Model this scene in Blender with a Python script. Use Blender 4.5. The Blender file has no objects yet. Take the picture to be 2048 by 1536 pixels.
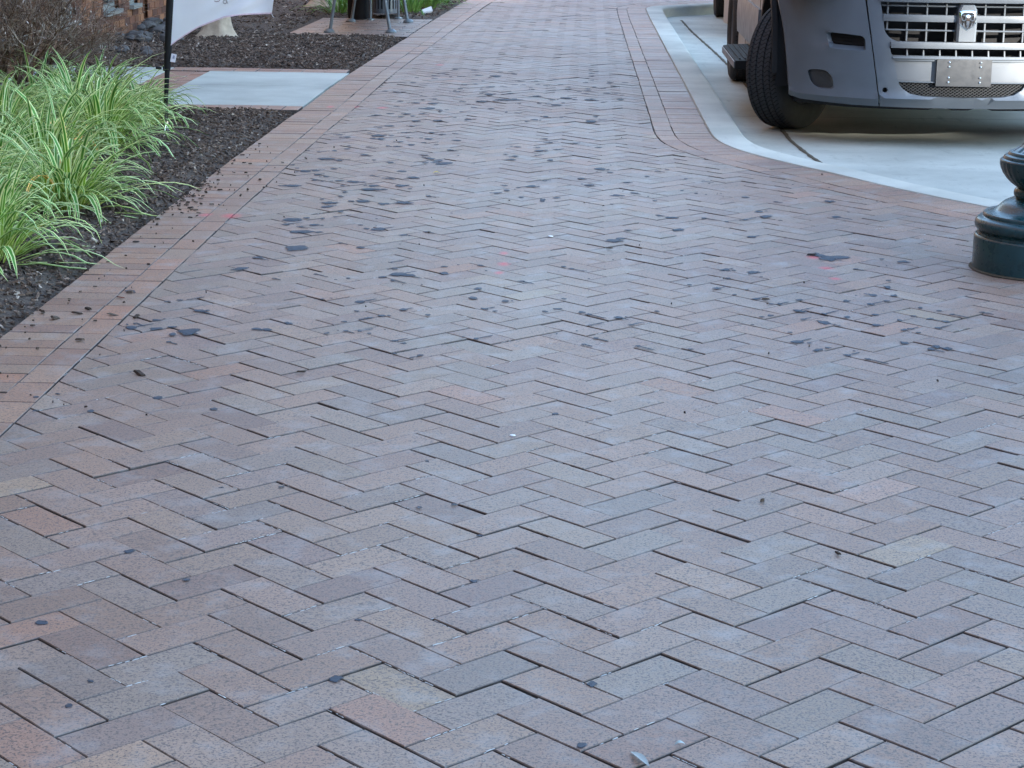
import bpy, bmesh, math, random
import numpy as np
from mathutils import Vector, Matrix
from mathutils.geometry import delaunay_2d_cdt
random.seed(7); RNG = np.random.default_rng(11)
sc = bpy.context.scene
R = math.radians
# ------------------------------------------------------------------ camera
cam_d = bpy.data.cameras.new('camera'); cam = bpy.data.objects.new('camera', cam_d)
sc.collection.objects.link(cam); sc.camera = cam
cam_d.sensor_width = 36.0; cam_d.lens = 3976.09 / 2048 * 36.0; cam_d.clip_start = .05; cam_d.clip_end = 2000
PIT, YAW, ROL = 0.250666, 0.0355275, 0.0116872
fwd = Vector((-math.sin(YAW) * math.cos(PIT), math.cos(YAW) * math.cos(PIT), -math.sin(PIT)))
rgt = Vector((math.cos(YAW), math.sin(YAW), 0)); upv = rgt.cross(fwd)
rr = math.cos(ROL) * rgt + math.sin(ROL) * upv; uu = -math.sin(ROL) * rgt + math.cos(ROL) * upv
M = Matrix((rr, uu, -fwd)).transposed().to_4x4(); M.translation = Vector((0, 0, 1.38249)); cam.matrix_world = M
# ------------------------------------------------------------------ sky, sun, exposure
SUN_EL, SUN_AZ = R(14), R(140)          # azimuth clockwise from +Y: sun stands behind the viewer, to the right
wd = bpy.data.worlds.new('World'); sc.world = wd; wd.use_nodes = True
sky = wd.node_tree.nodes.new('ShaderNodeTexSky'); sky.sky_type = 'NISHITA'; sky.sun_disc = False
sky.sun_elevation = SUN_EL; sky.sun_rotation = SUN_AZ; sky.air_density = 1.0; sky.dust_density = .25; sky.ozone_density = 1.2
bgn = wd.node_tree.nodes['Background']; wd.node_tree.links.new(sky.outputs[0], bgn.inputs[0]); bgn.inputs[1].default_value = .15
sd = bpy.data.lights.new('sun', 'SUN'); sd.energy = 3.0; sd.angle = R(.53); sd.color = (1, .95, .87)
so = bpy.data.objects.new('sun', sd); sc.collection.objects.link(so)
sdir = Vector((math.sin(SUN_AZ) * math.cos(SUN_EL), math.cos(SUN_AZ) * math.cos(SUN_EL), math.sin(SUN_EL)))
so.rotation_euler = sdir.to_track_quat('Z', 'Y').to_euler(); so.location = sdir * 60
vs = sc.view_settings; vs.view_transform = 'Standard'; vs.look = 'None'; vs.gamma = 1; vs.use_curve_mapping = False
vs.exposure = 3.0
sc.cycles.max_bounces = 6; sc.cycles.caustics_reflective = False; sc.cycles.caustics_refractive = False
# ------------------------------------------------------------------ helpers
C = sc.collection
def link(o, parent=None):
    C.objects.link(o)
    if parent is not None: o.parent = parent
    return o
def tag(o, label=None, cat=None, group=None, kind=None):
    if label: o['label'] = label
    if cat: o['category'] = cat
    if group: o['group'] = group
    if kind: o['kind'] = kind
    return o
def thing(name, label, cat, loc=(0, 0, 0), rot=(0, 0, 0), group=None):
    o = link(bpy.data.objects.new(name, None)); o.location = loc; o.rotation_euler = rot; o.empty_display_size = .1
    return tag(o, label, cat, group)
class MB:
    def __init__(s): s.v = []; s.f = []; s.c = []; s.mi = []; s.uv = None
    def add(s, v, f, col=None, mi=0):
        n = len(s.v); s.v.extend([tuple(p) for p in v]); s.f.extend([tuple(i + n for i in q) for q in f])
        s.c.extend([col or (1, 1, 1)] * len(v)); s.mi.extend([mi] * len(f)); return s
    def box(s, a, b, col=None, mi=0, bev=0):
        (x0, y0, z0), (x1, y1, z1) = a, b
        s.add([(x0,y0,z0),(x1,y0,z0),(x1,y1,z0),(x0,y1,z0),(x0,y0,z1),(x1,y0,z1),(x1,y1,z1),(x0,y1,z1)],
              [(3,2,1,0),(4,5,6,7),(0,1,5,4),(1,2,6,5),(2,3,7,6),(3,0,4,7)], col, mi); return s
    def obox(s, M4, size, col=None, mi=0):
        x, y, z = (q / 2 for q in size)
        pts = [M4 @ Vector(p) for p in [(-x,-y,-z),(x,-y,-z),(x,y,-z),(-x,y,-z),(-x,-y,z),(x,-y,z),(x,y,z),(-x,y,z)]]
        s.add(pts, [(3,2,1,0),(4,5,6,7),(0,1,5,4),(1,2,6,5),(2,3,7,6),(3,0,4,7)], col, mi); return s
    def tube(s, pts, rad, n=8, col=None, mi=0, cap=True):
        P = [Vector(p) for p in pts]; rad = rad if hasattr(rad, '__len__') else [rad] * len(P); v = []; f = []
        for i, p in enumerate(P):
            t = (P[min(i+1, len(P)-1)] - P[max(i-1, 0)]); t = t.normalized() if t.length > 1e-9 else Vector((0, 0, 1))
            a = t.cross(Vector((0, 0, 1)) if abs(t.z) < .9 else Vector((1, 0, 0))).normalized(); b = t.cross(a)
            for k in range(n):
                q = 2 * math.pi * k / n; v.append(p + (a * math.cos(q) + b * math.sin(q)) * rad[i])
        for i in range(len(P) - 1):
            for k in range(n):
                k2 = (k + 1) % n; f.append((i*n+k, i*n+k2, (i+1)*n+k2, (i+1)*n+k))
        if cap: f.append(tuple(range(n))); f.append(tuple((len(P)-1)*n + k for k in reversed(range(n))))
        s.add(v, f, col, mi); return s
    def lathe(s, prof, n=48, c=(0, 0, 0), col=None, mi=0, fl=None):
        v = []; f = []; m = len(prof)
        for k in range(n):
            q = 2 * math.pi * k / n
            for i, (r, z) in enumerate(prof):
                rr_ = r * (fl(i, q) if fl else 1); v.append((c[0] + rr_ * math.cos(q), c[1] + rr_ * math.sin(q), c[2] + z))
        for k in range(n):
            k2 = (k + 1) % n
            for i in range(m - 1): f.append((k*m+i, k2*m+i, k2*m+i+1, k*m+i+1))
        s.add(v, f, col, mi); return s
    def build(s, name, mats, parent=None, smooth=False, uv=None):
        me = bpy.data.meshes.new(name); me.from_pydata(s.v, [], s.f); me.update()
        for m in (mats if isinstance(mats, (list, tuple)) else [mats]): me.materials.append(m)
        if any(s.mi): me.polygons.foreach_set('material_index', s.mi)
        ca = me.color_attributes.new('Col', 'FLOAT_COLOR', 'POINT')
        a = np.ones((len(s.v), 4), np.float32); a[:, :3] = np.array(s.c, np.float32)[:, :3]; ca.data.foreach_set('color', a.ravel())
        if uv is not None:
            at = me.attributes.new('uvc', 'FLOAT_VECTOR', 'POINT'); at.data.foreach_set('vector', np.array(uv, np.float32).ravel())
        if smooth:
            me.polygons.foreach_set('use_smooth', [True] * len(me.polygons))
            if smooth is not True: me.set_sharp_from_angle(angle=R(smooth))
        return link(bpy.data.objects.new(name, me), parent)
def noise2(x, y, s=1.0, ph=0.0):
    x *= s; y *= s
    return (math.sin(x*1.7+y*.9+ph) + math.sin(x*-.8+y*1.9+1.3*ph+2) + .6*math.sin(x*3.1+y*2.3+ph*2+4) + .6*math.sin(-x*2.7+y*3.7+.7*ph)) / 3.2
def uz(x, y): return .0022 * noise2(x, y, 1.9, .4) + .0012 * noise2(x, y, 5.0, 2)
# ------------------------------------------------------------------ materials
class NT:
    def __init__(s, name):
        s.m = bpy.data.materials.new(name); s.m.use_nodes = True; s.t = s.m.node_tree; s.b = s.t.nodes['Principled BSDF']
    def n(s, t, **k):
        o = s.t.nodes.new('ShaderNode' + t)
        for a, b in k.items(): setattr(o, a, b)
        return o
    def l(s, a, b): s.t.links.new(a, b)
    def pos(s): return s.n('NewGeometry').outputs['Position']
    def oco(s): return s.n('TexCoord').outputs['Object']
    def noise(s, vec, scale, det=2, rough=.5, out='Fac'):
        o = s.n('TexNoise'); s.l(vec, o.inputs['Vector']); o.inputs['Scale'].default_value = scale
        o.inputs['Detail'].default_value = det; o.inputs['Roughness'].default_value = rough; return o.outputs[out]
    def ramp(s, fac, stops, interp='LINEAR'):
        o = s.n('ValToRGB'); o.color_ramp.interpolation = interp; e = o.color_ramp.elements
        while len(e) < len(stops): e.new(.5)
        for q, (p, c) in zip(e, stops): q.position = p; q.color = (*c, 1) if hasattr(c, '__len__') else (c, c, c, 1)
        s.l(fac, o.inputs[0]); return o.outputs[0]
    def mix(s, a, b, fac, mode='MIX'):
        o = s.n('Mix', data_type='RGBA', blend_type=mode)
        for v, i in ((fac, 0), (a, 6), (b, 7)):
            if hasattr(v, 'is_linked') or hasattr(v, 'links'): s.l(v, o.inputs[i])
            else: o.inputs[i].default_value = v if i == 0 else ((*v, 1) if len(v) == 3 else v)
        return o.outputs[2]
    def math(s, op, a, b=0.0):
        o = s.n('Math', operation=op)
        for i, v in enumerate((a, b)):
            if hasattr(v, 'links'): s.l(v, o.inputs[i])
            else: o.inputs[i].default_value = v
        return o.outputs[0]
    def bump(s, h, strength=.3, dist=.002):
        o = s.n('Bump'); o.inputs['Strength'].default_value = strength; o.inputs['Distance'].default_value = dist
        s.l(h, o.inputs['Height']); s.l(o.outputs[0], s.b.inputs['Normal']); return o
    def set(s, **k):
        for a, v in k.items():
            i = s.b.inputs[a.replace('_', ' ')]
            if hasattr(v, 'links'): s.l(v, i)
            else: i.default_value = (*v, 1) if hasattr(v, '__len__') and len(v) == 3 else v
        return s
def simple(name, col, rough=.5, metal=0, spec=.5, var=.15, scale=40, bump=0, bscale=200):
    t = NT(name); p = t.oco(); n = t.noise(p, scale, 4)
    t.set(Base_Color=t.mix(tuple(c*(1-var) for c in col), tuple(min(1, c*(1+var)) for c in col), n),
          Roughness=t.ramp(n, [(.3, max(0, rough-.08)), (.7, min(1, rough+.08))]), Metallic=metal)
    t.b.inputs['Specular IOR Level'].default_value = spec
    if bump: t.bump(t.noise(p, bscale, 3), bump, .002)
    return t.m
def brick_mat():
    t = NT('paver_brick'); p = t.pos(); a = t.n('Attribute', attribute_name='Col').outputs['Color']
    fine = t.noise(p, 215, 3, .65); mid = t.noise(p, 70, 3, .6); big = t.noise(p, 1.3, 3, .55); drt = t.noise(p, 9, 4, .6)
    col = t.mix(a, (.055, .045, .045), t.ramp(fine, [(.36, .92), (.46, 0)]))
    col = t.mix(col, (.5, .47, .44), t.ramp(fine, [(.66, 0), (.76, .5)]))
    col = t.mix(col, (.085, .068, .062), t.ramp(t.noise(p, 120, 2, .6), [(.36, .75), (.43, 0)]))
    col = t.mix(col, t.ramp(mid, [(.25, .72), (.75, 1.25)]), .75, 'MULTIPLY')
    col = t.mix(col, t.ramp(big, [(.3, (.86, .84, .84)), (.7, (1.1, 1.1, 1.12))]), 1.0, 'MULTIPLY')
    col = t.mix(col, (.33, .32, .31), t.ramp(drt, [(.52, 0), (.78, .5)]))
    col = t.mix(col, (.13, .095, .085), t.ramp(t.noise(p, 21, 4, .65), [(.56, 0), (.8, .55)]))
    # sprayed red survey paint, worn
    red = None
    for (x, y, rx, ry) in ((-1.57, 8.12, .05, .07), (-1.46, 8.1, .07, .10), (-1.56, 12.13, .04, .1), (-1.40, 12.15, .03, .08), (-1.24, 12.12, .06, .09),
                           (-.3, 7.39, .03, .06), (-.29, 7.17, .04, .08), (-.3, 7.0, .03, .05), (.87, 7.42, .05, .08), (.89, 7.2, .05, .05), (.9, 7.0, .04, .05), (-1.1, 14.96, .06, .1)):
        s_ = t.n('VectorMath', operation='SUBTRACT'); t.l(p, s_.inputs[0]); s_.inputs[1].default_value = (x, y, 0)
        d_ = t.n('VectorMath', operation='DIVIDE'); t.l(s_.outputs[0], d_.inputs[0]); d_.inputs[1].default_value = (rx, ry, 1)
        ln = t.n('VectorMath', operation='LENGTH'); t.l(d_.outputs[0], ln.inputs[0])
        red = ln.outputs['Value'] if red is None else t.math('MINIMUM', red, ln.outputs['Value'])
    rf = t.math('MULTIPLY', t.ramp(t.math('ADD', red, t.math('MULTIPLY', mid, .5)), [(.35, .9), (1.1, 0)]), t.ramp(fine, [(.35, .3), (.6, 1)]))
    col = t.mix(col, (.62, .05, .07), rf)
    t.set(Base_Color=col, Roughness=t.ramp(t.math('ADD', mid, t.math('MULTIPLY', big, .6)), [(.5, .44), (1.1, .66)]))
    t.b.inputs['Specular IOR Level'].default_value = .62
    h = t.math('ADD', t.math('MULTIPLY', fine, .8), t.math('MULTIPLY', mid, 1.2)); t.bump(h, .35, .0015); return t.m
def concrete_mat(name, base, dirt=.35):
    t = NT(name); p = t.pos(); n1 = t.noise(p, 1.1, 5, .6); n2 = t.noise(p, 14, 5, .65); n3 = t.noise(p, 260, 2)
    col = t.mix(tuple(c*.66 for c in base), tuple(c*1.1 for c in base), t.ramp(n1, [(.28, 0), (.62, 1)]))
    col = t.mix(col, tuple(c*.55 for c in base), t.ramp(n2, [(.58, 0), (.78, dirt)]))
    col = t.mix(col, t.ramp(n3, [(.3, .82), (.7, 1.1)]), .6, 'MULTIPLY')
    mp = t.n('Mapping'); t.l(p, mp.inputs[0]); mp.inputs['Scale'].default_value = (7, 1.1, 1); st = t.noise(mp.outputs[0], 2.2, 5, .7)
    col = t.mix(col, tuple(c*.5 for c in base), t.ramp(st, [(.60, 0), (.78, dirt)]))
    t.set(Base_Color=col, Roughness=.78); t.bump(n3, .25, .001); return t.m
def wallbrick_mat():
    t = NT('brick_wall'); p = t.pos(); sx = t.n('SeparateXYZ'); t.l(p, sx.inputs[0]); cb = t.n('CombineXYZ')
    t.l(t.math('ADD', sx.outputs[1], sx.outputs[0]), cb.inputs[0]); t.l(sx.outputs[2], cb.inputs[1])
    b = t.n('TexBrick'); t.l(cb.outputs[0], b.inputs['Vector']); b.inputs['Scale'].default_value = 1; b.inputs['Brick Width'].default_value = .203
    b.inputs['Row Height'].default_value = .067; b.inputs['Mortar Size'].default_value = .005
    b.inputs['Color1'].default_value = (.20, .085, .042, 1); b.inputs['Color2'].default_value = (.14, .058, .032, 1); b.inputs['Mortar'].default_value = (.30, .25, .20, 1)
    t.set(Base_Color=b.outputs['Color'], Roughness=.85); t.bump(b.outputs['Fac'], -.6, .006); return t.m
MAT = {}
MAT['brick'] = brick_mat()
MAT['sand'] = simple('joint_sand', (.028, .022, .018), .95, var=.5, scale=60, bump=.5)
MAT['curb'] = concrete_mat('curb_concrete', (.50, .50, .44), .4)
MAT['park'] = concrete_mat('parking_concrete', (.44, .455, .405), .85)
MAT['slab'] = concrete_mat('walk_concrete', (.46, .49, .44), .25)
MAT['wall'] = wallbrick_mat()
MAT['gray'] = simple('bumper_plastic', (.105, .124, .146), .36, var=.12, scale=9, bump=.08, bscale=600)
MAT['graylt'] = simple('grille_plastic', (.11, .123, .138), .38, var=.08, scale=9)
MAT['blackpl'] = simple('black_plastic', (.012, .012, .013), .7, spec=.2, var=.2)
MAT['plate'] = simple('plate_bracket_plastic', (.04, .043, .047), .45, var=.1)
MAT['silver'] = simple('silver_paint', (.36, .36, .355), .42, metal=.0, var=.05, scale=3)
MAT['rubber'] = simple('tyre_rubber', (.014, .014, .015), .8, spec=.3, var=.35, scale=30, bump=.5, bscale=90)
def tyre_mat():
    t = NT('tyre_tread_rubber'); p = t.oco(); s_ = t.n('SeparateXYZ'); t.l(p, s_.inputs[0]); ang = t.math('ARCTAN2', s_.outputs[1], s_.outputs[0])
    rad = t.math('SQRT', t.math('ADD', t.math('MULTIPLY', s_.outputs[0], s_.outputs[0]), t.math('MULTIPLY', s_.outputs[1], s_.outputs[1])))
    zz = t.math('SINE', t.math('MULTIPLY', s_.outputs[2], 150.0))
    w = t.math('SINE', t.math('ADD', t.math('MULTIPLY', ang, 88.0), t.math('MULTIPLY', zz, 1.6))); tr = t.math('GREATER_THAN', rad, .356); sip = t.math('MULTIPLY', t.ramp(w, [(.72, 0), (.9, 1)]), tr); n = t.noise(p, 30, 4)
    t.set(Base_Color=t.mix(t.mix((.022, .023, .025), (.05, .052, .056), n), (.004, .004, .004), sip), Roughness=.8); t.b.inputs['Specular IOR Level'].default_value = .3
    t.bump(t.math('SUBTRACT', t.math('MULTIPLY', n, .15), sip), .9, .004); return t.m
MAT['tyre'] = tyre_mat()
MAT['chrome'] = simple('chrome', (.8, .8, .8), .14, metal=1, var=.05)
MAT['steel'] = simple('grey_steel', (.16, .18, .19), .42, metal=.4, var=.2)
MAT['glass'] = simple('dark_window_glass', (.012, .014, .016), .06, var=.2, scale=2)
MAT['lamp'] = simple('green_black_lamp_paint', (.011, .050, .062), .30, var=.45, scale=26, bump=.25, bscale=160)
MAT['white'] = simple('white_plastic', (.72, .72, .72), .5, var=.05)
MAT['pale'] = simple('pale_window_frame', (.20, .21, .19), .6, var=.2)
MAT['bark'] = simple('pale_bark', (.42, .34, .25), .9, var=.45, scale=22, bump=1, bscale=60)
MAT['stone'] = simple('river_stone', (.085, .08, .078), .85, var=.5, scale=12, bump=.6, bscale=60)
MAT['bulb'] = simple('frosted_globe', (.75, .74, .70), .35, var=.03)
def vcol(name, rough=.8, spec=.3, sc_=90, lo=.6, hi=1.35, bump=.4, trans=0):
    t = NT(name); a = t.n('Attribute', attribute_name='Col').outputs['Color']; n = t.noise(t.pos(), sc_, 3)
    t.set(Base_Color=t.mix(a, t.ramp(n, [(.3, lo), (.7, hi)]), 1.0, 'MULTIPLY'), Roughness=rough); t.b.inputs['Specular IOR Level'].default_value = spec
    if bump: t.bump(n, bump, .002)
    return t.m
MAT['chips'] = vcol('bark_mulch', .85, .35)
MAT['twig'] = vcol('dry_twig', .9, .2, 60, .7, 1.25, 0)
MAT['litter'] = vcol('small_litter', .6, .4, 60, .85, 1.1, 0)
MAT['wallpc'] = vcol('wall_brick_piece', .85, .3, 40, .75, 1.25, .3)
MAT['crackdirt'] = simple('crack_dirt', (.07, .055, .035), .95, var=.6, scale=60, bump=.6)
def mulch_mat():
    t = NT('mulch_bed'); p = t.pos(); n = t.noise(p, 55, 5, .7); v = t.n('TexVoronoi'); t.l(p, v.inputs['Vector']); v.inputs['Scale'].default_value = 45
    col = t.mix((.03, .021, .016), (.15, .108, .08), t.ramp(n, [(.35, 0), (.75, 1)]))
    t.set(Base_Color=col, Roughness=.95); t.bump(t.math('ADD', n, v.outputs['Distance']), .9, .012); return t.m
MAT['mulch'] = mulch_mat()
def spot_mat():
    t = NT('dried_dark_spatter'); p = t.pos(); n = t.noise(p, 60, 3); f = t.noise(p, 330, 3); a = t.n('Attribute', attribute_name='Col').outputs['Color']
    t.b.inputs['Specular IOR Level'].default_value = .25; t.set(Base_Color=t.mix((.026, .036, .052), (.075, .098, .13), n), Roughness=t.ramp(f, [(.3, .55), (.7, .8)]))
    al = t.ramp(t.math('ADD', a, t.math('MULTIPLY', t.math('SUBTRACT', t.math('ADD', t.math('MULTIPLY', f, .6), t.math('MULTIPLY', n, .4)), .5), 1.6)), [(.16, 0), (.7, .86)]); t.set(Alpha=al); return t.m
MAT['spot'] = spot_mat()
def blade_mat(name, edge, g1, g2):
    t = NT(name); u = t.n('Attribute', attribute_name='uvc'); s_ = t.n('SeparateXYZ'); t.l(u.outputs['Vector'], s_.inputs[0])
    a = t.n('Attribute', attribute_name='Col').outputs['Color']
    fac = t.ramp(s_.outputs[0], [(.0, 1), (.16, 1), (.28, 0), (.72, 0), (.84, 1), (1, 1)])
    gr = t.mix(g1, g2, t.ramp(s_.outputs[1], [(0, 1), (.55, 0)]))
    col = t.mix(gr, edge, t.math('MULTIPLY', fac, s_.outputs[2])); col = t.mix(col, a, 1.0, 'MULTIPLY')
    t.set(Base_Color=col, Roughness=.45)
    tr = t.n('BsdfTranslucent'); t.l(col, tr.inputs[0]); ms = t.n('MixShader'); ms.inputs[0].default_value = .3
    t.l(t.b.outputs[0], ms.inputs[1]); t.l(tr.outputs[0], ms.inputs[2]); t.l(ms.outputs[0], t.t.nodes['Material Output'].inputs[0]); return t.m
MAT['blade'] = blade_mat('striped_grass_blade', (.80, .88, .42), (.075, .26, .03), (.38, .52, .04))
MAT['blade2'] = blade_mat('green_grass_blade', (.34, .48, .16), (.08, .24, .04), (.2, .34, .06))
def cloth_mat():
    t = NT('white_flag_cloth'); p = t.oco(); n = t.noise(p, 9, 4); w = t.noise(p, 900, 1)
    col = t.mix((.74, .75, .78), (.80, .80, .80), n); t.set(Base_Color=col, Roughness=.7); t.bump(t.math('ADD', n, t.math('MULTIPLY', w, .1)), .35, .01)
    tr = t.n('BsdfTranslucent'); t.l(col, tr.inputs[0]); ms = t.n('MixShader'); ms.inputs[0].default_value = .3
    t.l(t.b.outputs[0], ms.inputs[1]); t.l(tr.outputs[0], ms.inputs[2]); t.l(ms.outputs[0], t.t.nodes['Material Output'].inputs[0]); return t.m
MAT['cloth'] = cloth_mat()
def leaf_mat():
    t = NT('tree_leaf'); a = t.n('Attribute', attribute_name='Col').outputs['Color']; t.set(Base_Color=a, Roughness=.5)
    tr = t.n('BsdfTranslucent'); t.l(a, tr.inputs[0]); ms = t.n('MixShader'); ms.inputs[0].default_value = .35
    t.l(t.b.outputs[0], ms.inputs[1]); t.l(tr.outputs[0], ms.inputs[2]); t.l(ms.outputs[0], t.t.nodes['Material Output'].inputs[0]); return t.m
MAT['leaf'] = leaf_mat()
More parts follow.
